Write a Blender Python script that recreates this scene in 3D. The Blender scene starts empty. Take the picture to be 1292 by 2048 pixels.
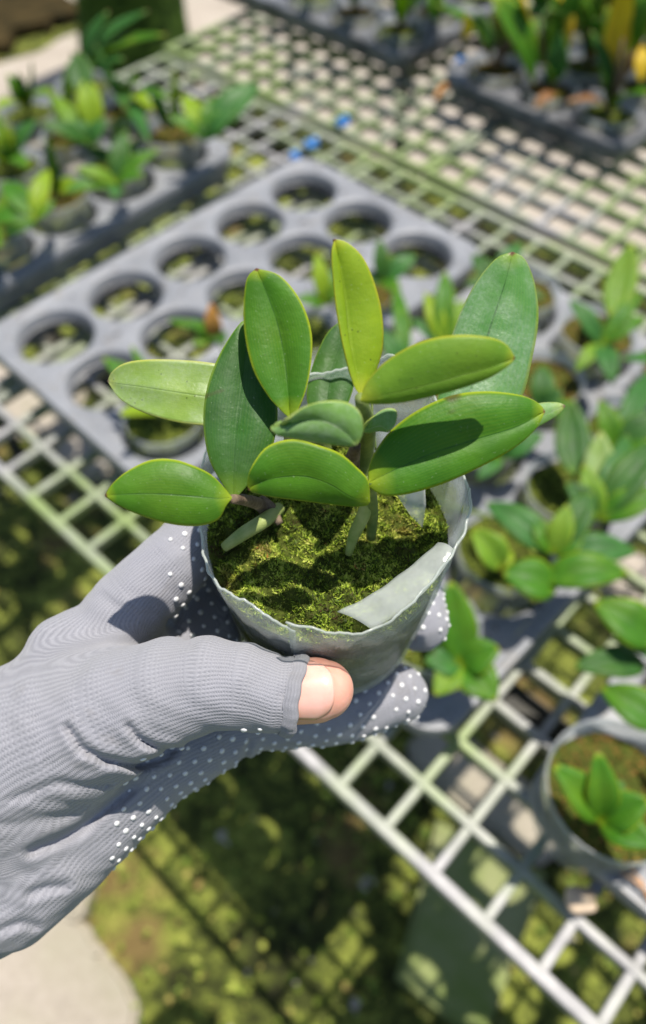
import bpy, bmesh, math, random
import numpy as np
from mathutils import Vector, Matrix, Euler
random.seed(7); rng = np.random.default_rng(5)
S = bpy.context.scene
C = S.collection
# ---------------------------------------------------------------- camera
F = 1547.57; HC = 0.6365; PITCH = 0.6209; ROLL = 0.00578
cd = bpy.data.cameras.new('camera'); cam = bpy.data.objects.new('camera', cd); C.objects.link(cam)
cam.location = (0, 0, HC); cam.rotation_euler = (PITCH, ROLL, 0)
cd.sensor_fit = 'VERTICAL'; cd.sensor_height = 24; cd.lens = 24 * F / 2048
cd.clip_start = .01; cd.clip_end = 200
cd.dof.use_dof = True; cd.dof.focus_distance = .232; cd.dof.aperture_fstop = 4.0
S.camera = cam
# ---------------------------------------------------------------- light
SUN = Vector((.20, .14, 1)).normalized()          # towards the sun
W = bpy.data.worlds.new('World'); S.world = W; W.use_nodes = True
wn = W.node_tree; bg = wn.nodes['Background']; sky = wn.nodes.new('ShaderNodeTexSky')
sky.sky_type = 'NISHITA'; sky.sun_disc = False
sky.sun_elevation = math.asin(SUN.z); sky.sun_rotation = math.atan2(SUN.x, SUN.y)
wn.links.new(sky.outputs[0], bg.inputs[0]); bg.inputs[1].default_value = .10
sl = bpy.data.lights.new('sun', 'SUN'); sl.energy = 5.0; sl.angle = math.radians(.6); sl.color = (1, .93, .84)
so = bpy.data.objects.new('sun', sl); C.objects.link(so); so.rotation_euler = SUN.to_track_quat('Z', 'Y').to_euler()
S.view_settings.view_transform = 'Standard'; S.view_settings.look = 'None'
S.view_settings.exposure = .40; S.view_settings.gamma = 1
# ---------------------------------------------------------------- geometry helpers
MW = np.array(Euler((PITCH, ROLL, 0)).to_matrix())
C0 = np.array([0, 0, HC])
def at(px, py, z):
    "point of the plane at height z seen at photo pixel px,py"
    d = MW @ np.array([(px - 646) / F, -(py - 1024) / F, -1.0])
    return C0 + (z - HC) / d[2] * d
def atd(px, py, d):
    return C0 + MW @ np.array([(px - 646) / F * d, -(py - 1024) / F * d, -d])
A = .048; PHI = .749787; CX, CY = 11.8648, -2.93499
def B(i, j, z=0):
    "bench grid coordinates (pitch 48 mm) to world"
    x, y = (i - CX) * A, (j - CY) * A
    c, s = math.cos(PHI), math.sin(PHI)
    return Vector((c * x + s * y, -s * x + c * y, z))
BROT = Matrix.Rotation(-PHI, 4, 'Z')
def project(P):
    q = (np.asarray(P) - C0) @ MW
    return np.stack([646 + F * q[..., 0] / -q[..., 2], 1024 - F * q[..., 1] / -q[..., 2]], -1)

def mesh_from(name, V, Fc, mats, parent=None, smooth=True, mi=None, uv=None, attrs=None):
    me = bpy.data.meshes.new(name); me.from_pydata([tuple(map(float, v)) for v in V], [], [tuple(map(int, f)) for f in Fc]); me.update()
    if not isinstance(mats, (list, tuple)): mats = [mats]
    for m in mats: me.materials.append(m)
    if smooth: me.polygons.foreach_set('use_smooth', [True] * len(me.polygons))
    if mi is not None: me.polygons.foreach_set('material_index', np.asarray(mi, dtype=np.int32))
    if uv is not None:
        l = me.uv_layers.new(name='uv'); uv = np.asarray(uv, float)
        idx = np.zeros(len(me.loops), dtype=np.int32); me.loops.foreach_get('vertex_index', idx)
        l.data.foreach_set('uv', uv[idx].ravel())
    if attrs:
        for k, a in attrs.items():
            at_ = me.attributes.new(k, 'FLOAT', 'POINT'); at_.data.foreach_set('value', np.asarray(a, np.float32))
    o = bpy.data.objects.new(name, me); C.objects.link(o)
    if parent is not None: o.parent = parent
    return o
class MB:
    def __init__(s): s.V = []; s.F = []; s.uv = []; s.mi = []
    def add(s, V, Fc, mi=0, uv=None):
        n = len(s.V); s.V += [tuple(v) for v in V]; s.F += [tuple(n + k for k in f) for f in Fc]
        s.mi += [mi] * len(Fc); s.uv += (uv if uv is not None else [(0, 0)] * len(V))
    def box(s, c, h, M=None, mi=0):
        V = [Vector((c[0] + a * h[0], c[1] + b * h[1], c[2] + d * h[2])) for a in (-1, 1) for b in (-1, 1) for d in (-1, 1)]
        if M is not None: V = [M @ v for v in V]
        s.add(V, [(0, 1, 3, 2), (4, 6, 7, 5), (0, 4, 5, 1), (2, 3, 7, 6), (0, 2, 6, 4), (1, 5, 7, 3)], mi)
    def tube(s, P, R, n=8, mi=0, cap=True):
        P = [Vector(p) for p in P]; rings = []
        up = Vector((0, 0, 1)); t0 = (P[1] - P[0]).normalized()
        if abs(t0.z) > .9: up = Vector((1, 0, 0))
        V = []
        for k, p in enumerate(P):
            t = (P[min(k + 1, len(P) - 1)] - P[max(k - 1, 0)]).normalized()
            a = t.cross(up).normalized(); b = a.cross(t)
            r = R[k] if isinstance(R, (list, tuple)) else R
            for q in range(n):
                th = 2 * math.pi * q / n; V.append(p + r * (math.cos(th) * a + math.sin(th) * b))
        Fc = [(k * n + q, k * n + (q + 1) % n, (k + 1) * n + (q + 1) % n, (k + 1) * n + q) for k in range(len(P) - 1) for q in range(n)]
        if cap: Fc += [tuple(range(n))[::-1], tuple((len(P) - 1) * n + q for q in range(n))]
        s.add(V, Fc, mi)
    def lathe(s, prof, n=32, M=None, mi=0):
        V = [Vector((r * math.cos(2 * math.pi * q / n), r * math.sin(2 * math.pi * q / n), z)) for r, z in prof for q in range(n)]
        if M is not None: V = [M @ v for v in V]
        s.add(V, [(k * n + q, k * n + (q + 1) % n, (k + 1) * n + (q + 1) % n, (k + 1) * n + q) for k in range(len(prof) - 1) for q in range(n)], mi)
    def build(s, name, mats, parent=None, smooth=False):
        return mesh_from(name, s.V, s.F, mats, parent, smooth, s.mi, s.uv)
def tag(o, label=None, cat=None, group=None, kind=None):
    for k, v in (('label', label), ('category', cat), ('group', group), ('kind', kind)):
        if v: o[k] = v
    return o
def empty(name, loc=(0, 0, 0), rz=0):
    o = bpy.data.objects.new(name, None); o.location = loc; o.rotation_euler = (0, 0, rz); o.empty_display_size = .02
    C.objects.link(o); return o
def resample(P, n):
    P = np.asarray(P, float)
    if len(P) == 2: return P[0] + (P[1] - P[0]) * np.linspace(0, 1, n)[:, None]
    d = np.r_[0, np.cumsum(np.linalg.norm(np.diff(P, axis=0), axis=1) ** .5 + 1e-9)]
    ext = np.vstack([2 * P[0] - P[1], P, 2 * P[-1] - P[-2]])
    fine = []
    for k in range(len(P) - 1):
        p0, p1, p2, p3 = ext[k:k + 4]
        for t in np.linspace(0, 1, 16, endpoint=False):
            fine.append(.5 * ((2 * p1) + (-p0 + p2) * t + (2 * p0 - 5 * p1 + 4 * p2 - p3) * t * t + (-p0 + 3 * p1 - 3 * p2 + p3) * t ** 3))
    fine.append(P[-1]); fine = np.array(fine)
    s = np.r_[0, np.cumsum(np.linalg.norm(np.diff(fine, axis=0), axis=1))]; s /= s[-1]
    u = np.linspace(0, 1, n)
    return np.stack([np.interp(u, s, fine[:, c]) for c in range(3)], 1)
# ---------------------------------------------------------------- materials
class NT:
    def __init__(s, name):
        s.m = bpy.data.materials.new(name); s.m.use_nodes = True; s.t = s.m.node_tree
        s.b = s.t.nodes['Principled BSDF']; s.out = s.t.nodes['Material Output']
    def n(s, typ, **kw):
        x = s.t.nodes.new('ShaderNode' + typ)
        for k, v in kw.items():
            if k.startswith('i_'):
                key = k[2:]; key = int(key) if key.isdigit() else key.replace('_', ' ')
                if hasattr(v, 'outputs') or isinstance(v, bpy.types.NodeSocket): s.l(v, x.inputs[key])
                else: x.inputs[key].default_value = v
            else: setattr(x, k, v)
        return x
    def l(s, a, b):
        s.t.links.new(a.outputs[0] if hasattr(a, 'outputs') else a, b)
    def coord(s, k='Object'): return s.n('TexCoord').outputs[k]
    def noise(s, scale, detail=3, rough=.5, vec=None, dist=0):
        x = s.n('TexNoise'); x.inputs['Scale'].default_value = scale; x.inputs['Detail'].default_value = detail
        x.inputs['Roughness'].default_value = rough; x.inputs['Distortion'].default_value = dist
        s.l(vec if vec is not None else s.coord(), x.inputs['Vector']); return x.outputs[0]
    def ramp(s, fac, stops):
        x = s.n('ValToRGB'); e = x.color_ramp.elements
        while len(e) < len(stops): e.new(.5)
        for k, (p, c) in enumerate(stops):
            e[k].position = p; e[k].color = (*c, 1) if len(c) == 3 else c
        s.l(fac, x.inputs[0]); return x.outputs[0]
    def mix(s, fac, a, b, mode='MIX'):
        x = s.n('MixRGB'); x.blend_type = mode
        for k, v in ((0, fac), (1, a), (2, b)):
            if isinstance(v, (int, float)): x.inputs[k].default_value = v
            elif isinstance(v, tuple): x.inputs[k].default_value = (*v, 1) if len(v) == 3 else v
            else: s.l(v, x.inputs[k])
        return x.outputs[0]
    def math(s, op, a, b=0.0, c=0.0, clamp=False):
        x = s.n('Math'); x.operation = op; x.use_clamp = clamp
        for k, v in ((0, a), (1, b), (2, c)):
            if isinstance(v, (int, float)): x.inputs[k].default_value = v
            else: s.l(v, x.inputs[k])
        return x.outputs[0]
    def bump(s, h, strength, dist):
        x = s.n('Bump'); x.inputs['Strength'].default_value = strength; x.inputs['Distance'].default_value = dist
        s.l(h, x.inputs['Height']); s.l(x.outputs[0], s.b.inputs['Normal']); return x.outputs[0]
    def set(s, col=None, rough=.5, spec=.5):
        if col is not None:
            if isinstance(col, tuple): s.b.inputs['Base Color'].default_value = (*col, 1)
            else: s.l(col, s.b.inputs['Base Color'])
        s.b.inputs['Roughness'].default_value = rough; s.b.inputs['Specular IOR Level'].default_value = spec
        return s.m
def leaf_mat(name, base, dark, margin, mottled=.0, rough=.47, dust_sheen=.0, trans=.3, rib=(.03, .10, .02), speck=.5):
    t = NT(name); uv = t.n('UVMap'); uv.uv_map = 'uv'
    sx = t.n('SeparateXYZ'); t.l(uv.outputs[0], sx.inputs[0])
    u = t.math('ABSOLUTE', t.math('SUBTRACT', sx.outputs[0], .5)); v = sx.outputs[1]      # 0 midrib .. .5 edge
    nz = t.noise(90, 4, .6)
    col = t.mix(t.ramp(nz, [(.35, (0, 0, 0)), (.7, (1, 1, 1))]), dark, base)
    # faint long parallel veins
    w = t.math('SINE', t.math('MULTIPLY', sx.outputs[0], 150)); col = t.mix(t.math('MULTIPLY', t.math('ADD', w, 1), .035), col, margin)
    big = t.ramp(t.noise(35, 2), [(.42, (0, 0, 0)), (.75, (1, 1, 1))]); col = t.mix(t.math('MULTIPLY', big, .14 + mottled), col, margin)
    ends = t.ramp(v, [(.0, (.75,) * 3), (.16, (.0,) * 3), (.9, (0,) * 3), (1, (.8,) * 3)]); col = t.mix(ends, col, margin)
    edge = t.ramp(t.math('ADD', u, t.math('MULTIPLY', t.math('SUBTRACT', t.noise(28, 2), .5), .05)), [(.462, (0, 0, 0)), (.497, (1, 1, 1))]); col = t.mix(edge, col, margin)
    ribm = t.ramp(u, [(.0, (1,) * 3), (.007, (.75,) * 3), (.016, (0,) * 3)]); col = t.mix(t.math('MULTIPLY', ribm, t.ramp(t.noise(220, 2), [(.3, (.15,) * 3), (.6, (.85,) * 3)])), col, rib)
    vo = t.n('TexVoronoi'); vo.inputs['Scale'].default_value = 420; t.l(t.coord(), vo.inputs['Vector'])
    sp = t.math('MULTIPLY', t.math('LESS_THAN', vo.outputs['Distance'], .11), t.math('GREATER_THAN', t.noise(160, 2), .60 - .07 * speck))
    col = t.mix(t.math('MULTIPLY', sp, .7 * min(1, speck)), col, (.05, .05, .02))
    bl = t.ramp(t.noise(75, 2, .4, dist=.3), [(.745, (0, 0, 0)), (.79, (1, 1, 1))]); col = t.mix(t.math('MULTIPLY', bl, .75), col, (.07, .045, .02))
    tipb = t.ramp(t.math('ADD', v, t.math('MULTIPLY', t.noise(700, 2), .02)), [(.985, (0, 0, 0)), (1, (1, 1, 1))]); col = t.mix(tipb, col, (.16, .06, .03))
    if dust_sheen:
        dd = t.ramp(t.noise(60, 5, .7), [(.38, (0, 0, 0)), (.8, (1, 1, 1))])
        sc = t.ramp(t.noise(900, 2, .6), [(.35, (.4,) * 3), (.65, (1,) * 3)])
        col = t.mix(t.math('MULTIPLY', t.math('MULTIPLY', dd, sc), dust_sheen), col, (.55, .62, .55))
    fl = t.ramp(t.noise(1500, 1, .5), [(.70, (0, 0, 0)), (.78, (1, 1, 1))]); col = t.mix(t.math('MULTIPLY', fl, .2), col, (.6, .65, .5))
    t.set(col, rough, .32)
    rr = t.ramp(t.noise(120, 4), [(.3, (rough - .08,) * 3), (.8, (rough + .17,) * 3)]); t.l(rr, t.b.inputs['Roughness'])
    h = t.math('ADD', t.math('MULTIPLY', t.noise(800, 4, .6), .5), t.math('MULTIPLY', t.math('SUBTRACT', 1, ribm), .4))
    h = t.math('ADD', h, t.math('MULTIPLY', t.noise(170, 2), 1.2))
    t.bump(h, .5, .0005)
    tr = t.n('BsdfTranslucent'); t.l(t.mix(.5, col, (.25, .55, .02)), tr.inputs[0])
    ms = t.n('MixShader'); ms.inputs[0].default_value = trans; t.l(t.b, ms.inputs[1]); t.l(tr, ms.inputs[2]); t.l(ms, t.out.inputs[0])
    return t.m
M = {}
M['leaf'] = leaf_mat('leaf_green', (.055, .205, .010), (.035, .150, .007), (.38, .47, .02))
M['leaf_deep'] = leaf_mat('leaf_deep_green', (.030, .130, .014), (.020, .09, .010), (.22, .36, .025), dust_sheen=.06)
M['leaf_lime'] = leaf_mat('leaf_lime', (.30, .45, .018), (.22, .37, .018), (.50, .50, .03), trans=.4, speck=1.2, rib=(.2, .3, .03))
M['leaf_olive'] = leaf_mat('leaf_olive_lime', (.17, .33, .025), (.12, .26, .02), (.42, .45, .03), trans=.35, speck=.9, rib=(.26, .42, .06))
M['leaf_pale'] = leaf_mat('leaf_pale', (.27, .42, .09), (.2, .34, .06), (.5, .52, .1), dust_sheen=.45, rough=.3, speck=1.6, rib=(.16, .26, .05))
M['leaf_dusty'] = leaf_mat('leaf_dusty', (.15, .34, .07), (.11, .27, .05), (.40, .50, .08), dust_sheen=.5, rough=.40, rib=(.5, .55, .4))
M['leaf_glossy'] = leaf_mat('leaf_glossy', (.10, .27, .07), (.075, .22, .055), (.32, .46, .06), dust_sheen=.5, rough=.30)  # dust layer and lightened base paint in the pale sky sheen
M['leaf_teal'] = leaf_mat('leaf_teal', (.048, .18, .035), (.03, .125, .022), (.16, .32, .04))
M['leaf_yellow'] = leaf_mat('leaf_yellow', (.80, .58, .03), (.72, .46, .02), (.8, .6, .06), trans=.4)
M['leaf_brown'] = leaf_mat('leaf_brown', (.35, .16, .05), (.22, .09, .03), (.4, .22, .08))
M['leaf_orange'] = leaf_mat('leaf_orange', (.75, .28, .10), (.5, .3, .05), (.8, .4, .15), trans=.4)

def tray_plastic():
    t = NT('grey_tray_plastic'); n1 = t.noise(14, 4, .6); n2 = t.noise(220, 3, .6)
    c = t.ramp(n1, [(.3, (.165, .175, .19)), (.7, (.25, .262, .28))])
    c = t.mix(t.ramp(n2, [(.55, (0, 0, 0)), (.8, (.4,) * 3)]), c, (.38, .37, .34))
    c = t.mix(t.ramp(t.noise(40, 5, .7), [(.55, (0, 0, 0)), (.72, (.6,) * 3)]), c, (.17, .145, .10))
    m = t.set(c, .42, .5); t.bump(n2, .25, .0006); return m
M['tray'] = tray_plastic()
def dark_plastic():
    t = NT('dark_tray_and_hole_shade'); c = t.ramp(t.noise(20, 4), [(.3, (.05, .054, .06)), (.7, (.19, .195, .205))])
    m = t.set(c, .4); t.bump(t.noise(200, 3), .3, .0006); return m
M['dark'] = dark_plastic()
def bench_plastic():
    t = NT('bench_plastic'); n = t.noise(2.6, 4, .6); n2 = t.noise(45, 5, .65)
    c = t.ramp(n2, [(.3, (.20, .20, .205)), (.75, (.40, .395, .39))])
    f = t.ramp(t.math('ADD', t.math('MULTIPLY', n, .75), t.math('MULTIPLY', t.noise(14, 3), .30)), [(.44, (0, 0, 0)), (.58, (1, 1, 1))])
    c = t.mix(t.math('MULTIPLY', f, .9), c, t.mix(n2, (.13, .20, .045), (.25, .33, .10)))
    m = t.set(c, .5); t.bump(n2, .3, .001); return m
M['bench'] = bench_plastic()
def steel():
    t = NT('dark_steel'); m = t.set(t.ramp(t.noise(30, 4), [(.3, (.02, .022, .02)), (.7, (.06, .055, .04))]), .7); return m
M['steel'] = steel()
def ground_mat():
    t = NT('mossy_soil'); a = t.noise(9, 6, .65); b = t.noise(60, 5, .7)
    c = t.ramp(t.mix(.45, a, b), [(.38, (.018, .020, .008)), (.48, (.07, .085, .018)), (.57, (.22, .25, .045)), (.68, (.42, .45, .10))])
    c = t.mix(t.ramp(t.noise(5, 4, .6), [(.56, (0, 0, 0)), (.66, (.75,) * 3)]), c, (.20, .13, .055))
    c = t.mix(t.ramp(t.noise(34, 2, .5), [(.69, (0, 0, 0)), (.74, (1,) * 3)]), c, (.42, .38, .32))
    m = t.set(c, .9, .15); t.bump(t.mix(.5, a, b), 1, .02); return m
M['ground'] = ground_mat()
def concrete():
    t = NT('pale_concrete'); a = t.noise(4, 6, .65); b = t.noise(120, 4, .6)
    c = t.ramp(t.mix(.4, a, b), [(.3, (.25, .22, .175)), (.5, (.38, .335, .28)), (.7, (.47, .425, .365))])
    c = t.mix(t.ramp(t.noise(2, 5, .7), [(.5, (0, 0, 0)), (.68, (.55,) * 3)]), c, (.19, .19, .10))
    m = t.set(c, .85, .2); t.bump(b, .5, .003); return m
M['concrete'] = concrete()
def weeds_mat():
    t = NT('ground_moss_leaves'); oi = t.n('NewGeometry')
    c = t.ramp(t.n('NewGeometry').outputs['Random Per Island'], [(0, (.07, .12, .015)), (.45, (.18, .23, .03)), (.8, (.30, .34, .06)), (1, (.30, .2, .07))])
    m = t.set(c, .7, .2); return m
M['weeds'] = weeds_mat()
def moss_mat(name, stops):
    t = NT(name); g = t.n('NewGeometry').outputs['Random Per Island']
    f = t.mix(.6, g, t.ramp(t.noise(90, 5, .7), [(.34, (0,) * 3), (.66, (1,) * 3)]))
    c = t.ramp(f, stops); c = t.mix(t.ramp(t.noise(48, 4, .65, dist=.4), [(.57, (0,) * 3), (.68, (.7,) * 3)]), c, t.mix(g, (.05, .025, .008), (.20, .085, .03))); m = t.set(c, .6, .3)
    tr = t.n('BsdfTranslucent'); t.l(c, tr.inputs[0]); ms = t.n('MixShader'); ms.inputs[0].default_value = .25
    t.l(t.b, ms.inputs[1]); t.l(tr, ms.inputs[2]); t.l(ms, t.out.inputs[0]); return m
M['moss'] = moss_mat('moss_blades', [(.12, (.09, .05, .02)), (.28, (.035, .05, .010)), (.44, (.09, .15, .014)), (.56, (.30, .42, .03)), (.74, (.62, .70, .12)), (.90, (.66, .60, .2)), (.96, (.50, .16, .05))])
M['moss_rust'] = moss_mat('rusty_moss_blades', [(.1, (.10, .05, .02)), (.4, (.22, .12, .03)), (.65, (.42, .20, .05)), (.85, (.25, .26, .05))])
def soil():
    t = NT('moss_bed'); c = t.ramp(t.noise(220, 4, .7), [(.3, (.016, .018, .005)), (.55, (.07, .09, .014)), (.75, (.13, .12, .03))]); m = t.set(c, .9, .1); t.bump(t.noise(400, 3), 1, .002); return m
M['bed'] = soil()
def clear_plastic(name, tint, clear, rough=.25):
    t = NT(name); t.m.blend_method = 'HASHED' if hasattr(t.m, 'blend_method') else t.m.blend_method
    nz = t.noise(60, 4, .65)
    t.set(tint, rough, .6); t.bump(t.math('ADD', t.noise(90, 3), t.math('MULTIPLY', nz, .6)), .6, .0016)
    tr = t.n('BsdfTranslucent'); tr.inputs[0].default_value = (*tint, 1)
    tp = t.n('BsdfTransparent'); tp.inputs[0].default_value = (.93, .95, .94, 1)
    m1 = t.n('MixShader'); m1.inputs[0].default_value = .45; t.l(t.b, m1.inputs[1]); t.l(tr, m1.inputs[2])
    m2 = t.n('MixShader'); t.l(t.ramp(nz, [(.3, (clear - .12,) * 3), (.7, (clear + .1,) * 3)]), m2.inputs[0]); t.l(m1, m2.inputs[1]); t.l(tp, m2.inputs[2]); t.l(m2, t.out.inputs[0])
    return t.m
M['sleeve'] = clear_plastic('milky_sleeve', (.88, .90, .88), .74, .12)
M['flap'] = clear_plastic('milky_flap_rim_glint', (.82, .86, .82), .58, .14)
M['cup'] = clear_plastic('clear_cup', (.62, .65, .66), .58, .3)
def simple(name, c1, c2, sc, rough=.6, spec=.4, bump=.0):
    t = NT(name); n = t.noise(sc, 4, .6); m = t.set(t.ramp(n, [(.3, c1), (.7, c2)]), rough, spec)
    if bump: t.bump(n, .6, bump)
    return m
M['shaded_soil'] = simple('shaded_litter_soil', (.012, .012, .006), (.07, .05, .02), 12, .95, .05, .01)  # litter soil, its brown darkened to carry the far corner's shade
M['stem'] = simple('stem', (.10, .16, .04), (.22, .27, .08), 200, .5, bump=.0005)
M['stem_brown'] = simple('dry_stem', (.07, .045, .03), (.23, .17, .11), 260, .8, bump=.0008)
M['sheath'] = simple('papery_sheath', (.38, .34, .25), (.6, .56, .45), 180, .7, bump=.0005)
M['root'] = simple('root', (.20, .28, .06), (.38, .42, .15), 200, .55, bump=.0005)
M['blue'] = simple('blue_plastic', (.03, .2, .6), (.06, .32, .75), 60, .4)
M['post'] = simple('mossy_bark', (.012, .028, .006), (.07, .13, .02), 22, .9, .1, .01)
M['board'] = simple('algae_board', (.13, .19, .035), (.27, .28, .14), 9, .8, .2, .002)
M['pebble'] = simple('pale_pebble', (.5, .38, .25), (.7, .55, .4), 50, .7)
M['straw'] = simple('straw', (.5, .25, .1), (.7, .4, .18), 50, .7)
M['fallen'] = simple('fallen_leaf', (.09, .15, .04), (.22, .26, .1), 30, .8)

# ---------------------------------------------------------------- ground
GZ = -.6
def ground():
    n = 90; X = np.concatenate([np.linspace(-40, -3.2, 10), np.linspace(-3, 3, 70), np.linspace(3.2, 40, 10)])
    Y = np.concatenate([np.linspace(-20, -1.1, 6), np.linspace(-1, 5, 78), np.linspace(5.2, 60, 12)])
    V = []
    for y in Y:
        for x in X:
            V.append((x, y, GZ - .006 + .006 * math.sin(x * 7.1 + 2 * math.sin(y * 3)) * math.cos(y * 6.3)))
    nx = len(X); Fc = [(j * nx + i, j * nx + i + 1, (j + 1) * nx + i + 1, (j + 1) * nx + i) for j in range(len(Y) - 1) for i in range(nx - 1)]
    tag(mesh_from('ground', V, Fc, M['ground']), kind='structure')
ground()
def slab(name, poly, z0, z1, mat, sub=0):
    bm = bmesh.new(); vs = [bm.verts.new((p[0], p[1], z1)) for p in poly]; f = bm.faces.new(vs)
    if f.normal.z < 0: f.normal_flip()
    r = bmesh.ops.extrude_face_region(bm, geom=[f]); bmesh.ops.translate(bm, vec=(0, 0, z0 - z1), verts=[v for v in r['geom'] if isinstance(v, bmesh.types.BMVert)])
    bmesh.ops.recalc_face_normals(bm, faces=bm.faces)
    bmesh.ops.bevel(bm, geom=[e for e in bm.edges if abs(e.verts[0].co.z - z1) < 1e-6 and abs(e.verts[1].co.z - z1) < 1e-6], offset=min(.008, (z1 - z0) * .3), segments=2, affect='EDGES')
    me = bpy.data.meshes.new(name); bm.to_mesh(me); bm.free(); me.materials.append(mat)
    o = bpy.data.objects.new(name, me); C.objects.link(o); return o
def ragged(poly, n=6, amp=.02):
    out = []
    for k in range(len(poly)):
        a, b = np.array(poly[k]), np.array(poly[(k + 1) % len(poly)])
        for t in range(n): out.append(tuple(a + (b - a) * t / n + rng.normal(0, amp, 2)))
    return out
def bq(*ij): return [tuple(B(i, j)[:2]) for i, j in ij]
o = slab('path', ragged(bq((-60, 31.5), (60, 31.5), (60, 75), (-44, 75), (-44, 36), (-60, 36)), 14, .015), GZ - .05, GZ + .018, M['concrete']); tag(o, kind='structure')
o = slab('path', ragged(bq((-43.5, 8), (-28, 8), (-28, 31.2), (-43.5, 31.2)), 8, .015), GZ - .05, GZ + .014, M['concrete']); tag(o, kind='structure')
sp = [at(px, py, GZ)[:2] for px, py in ((-300, 1780), (60, 1770), (110, 1800), (165, 1850), (215, 1905), (255, 1960), (285, 2010), (270, 2070), (180, 2200), (-400, 2250))]
o = slab('pavement', ragged([tuple(p) for p in sp], 4, .004), GZ - .05, GZ + .02, M['concrete']); tag(o, kind='structure')
# paving stones seen through the mesh
for k, (px, py, w, h, r) in enumerate(((30, 800, .16, .1, .4), (175, 900, .09, .06, .9), (905, 1530, .075, .05, .75), (975, 1590, .08, .05, .72), (1040, 1640, .07, .05, .8), (165, 1780, .02, .045, .1), (700, 1200, .1, .1, .2), (1240, 1160, .08, .05, .4))):
    c = at(px, py, GZ); pl = []
    for q in range(9):
        th = 2 * math.pi * q / 9; e = (abs(math.cos(th)) ** .6 * math.copysign(1, math.cos(th)) * w, abs(math.sin(th)) ** .6 * math.copysign(1, math.sin(th)) * h)
        pl.append((c[0] + e[0] * math.cos(-r) - e[1] * math.sin(-r), c[1] + e[0] * math.sin(-r) + e[1] * math.cos(-r)))
    lab = ['pale paving stone on the ground under the left end of the front mesh panel', 'small pinkish stone on the mossy ground left of the held pot', 'pale stone on the ground seen through the mesh below the fingertips',
           'pale stone on the ground seen through the mesh just left of the lower right pot', 'greyish stone on the ground in the shade of the lower right tray', 'narrow pink stone beside the pavement below the wrist', 'pale stone on the ground hidden behind the hand and pot', 'pale stone on the ground under the mesh at the right edge'][k]
    if k == 6: continue
    o = slab('paving_stone', pl, GZ - .02, GZ + .016 + .003 * k, M['concrete']); tag(o, lab, 'stone', 'loose stones on the mossy ground')
o = slab('soil_bed', ragged(bq((-75, 24), (-45.5, 24), (-45.5, 33), (-75, 33)), 10, .03), GZ - .05, GZ + .03, M['shaded_soil']); tag(o, kind='structure')
# weed cover
def weeds():
    b = MB(); N = 9000; i = 0
    V = []; Fc = []
    cen = rng.uniform((-1.2, -.2), (1.0, 2.2), (260, 2))
    for _ in range(N):
        c = cen[rng.integers(len(cen))] + rng.normal(0, .055, 2)
        x, y = c; s = rng.uniform(.006, .017); a = rng.uniform(0, 6.28); el = rng.uniform(.1, 1.1)
        d = np.array([math.cos(a) * math.cos(el), math.sin(a) * math.cos(el), math.sin(el)]); w = np.array([-math.sin(a), math.cos(a), 0]) * s * .38
        p = np.array([x, y, GZ + rng.uniform(0, .012)]); n = len(V)
        V += [p, p + d * s * .5 + w, p + d * s, p + d * s * .5 - w]; Fc.append((n, n + 1, n + 2, n + 3))
    o = mesh_from('ground_cover', V, Fc, M['weeds'], smooth=False); tag(o, 'low yellow green moss and weeds covering the soil under the bench', 'weeds', kind='stuff')
weeds()
# ---------------------------------------------------------------- bench
def panel(name, i0, i1, j0, j1, label, pitch=1.0, z=0):
    b = MB(); w = .0041; h = .0065
    ni = round((i1 - i0) / pitch); nj = round((j1 - j0) / pitch)
    L0 = B(i0, j0); X = (B(i1, j0) - L0); Y = (B(i0, j1) - L0); xl, yl = X.length, Y.length
    Mx = Matrix.Translation((L0.x, L0.y, z)) @ BROT
    for k in range(nj + 1):                  # bars along i
        y = yl * k / nj; ww = w * (1.25 if k in (0, nj) else 1)
        b.box((xl / 2, y, -h), (xl / 2 + w * 1.2, ww, h), Mx)
    for k in range(ni + 1):                  # bars along j, butted between
        x = xl * k / ni; ww = w * (1.25 if k in (0, ni) else 1)
        b.box((x, yl / 2, -h - .0006), (ww, yl / 2 + w * .4, h - .0006), Mx)
    o = b.build(name, M['bench'])
    bv = o.modifiers.new('bevel', 'BEVEL'); bv.width = .0016; bv.segments = 2
    tag(o, label, 'bench panel', 'plastic mesh bench panels'); return o
panel('mesh_panel', -13, -3, 0, 15, 'grey mesh bench panel under the left trays, its end beside the blue clips')
panel('mesh_panel', -2.6, 23.4, 0, 15, 'pale mesh bench panel whose open front edge crosses below the hand')
panel('mesh_panel', -13.4, -1.4, 15.6, 30.6, 'algae stained mesh bench panel reaching the path at the top left')
panel('mesh_panel', -1.1, 14.9, 15.6, 30.6, 'sunlit mesh bench panel over pale concrete, below the dark tray with yellow leaves')
fr = empty('bench_frame', B(0, 0, GZ)); tag(fr, 'dark steel frame carrying the plastic mesh bench panels along their joint', 'bench frame')
def fb(name, c, h):
    b = MB(); b.box((0, 0, 0), h, Matrix.Translation(c - Vector(fr.location)) @ BROT); b.build(name, M['steel'], fr)
for j in (3.7, 15.25, 29): fb('beam', B(5, j, -.060), (19 * A, .013, .018))
for i in (-12.5, 22.5):
    for j in (3.7, 15.25, 29): fb('leg', B(i, j, (GZ - .05) / 2), (.012, .012, -(GZ + .05) / 2))
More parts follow.
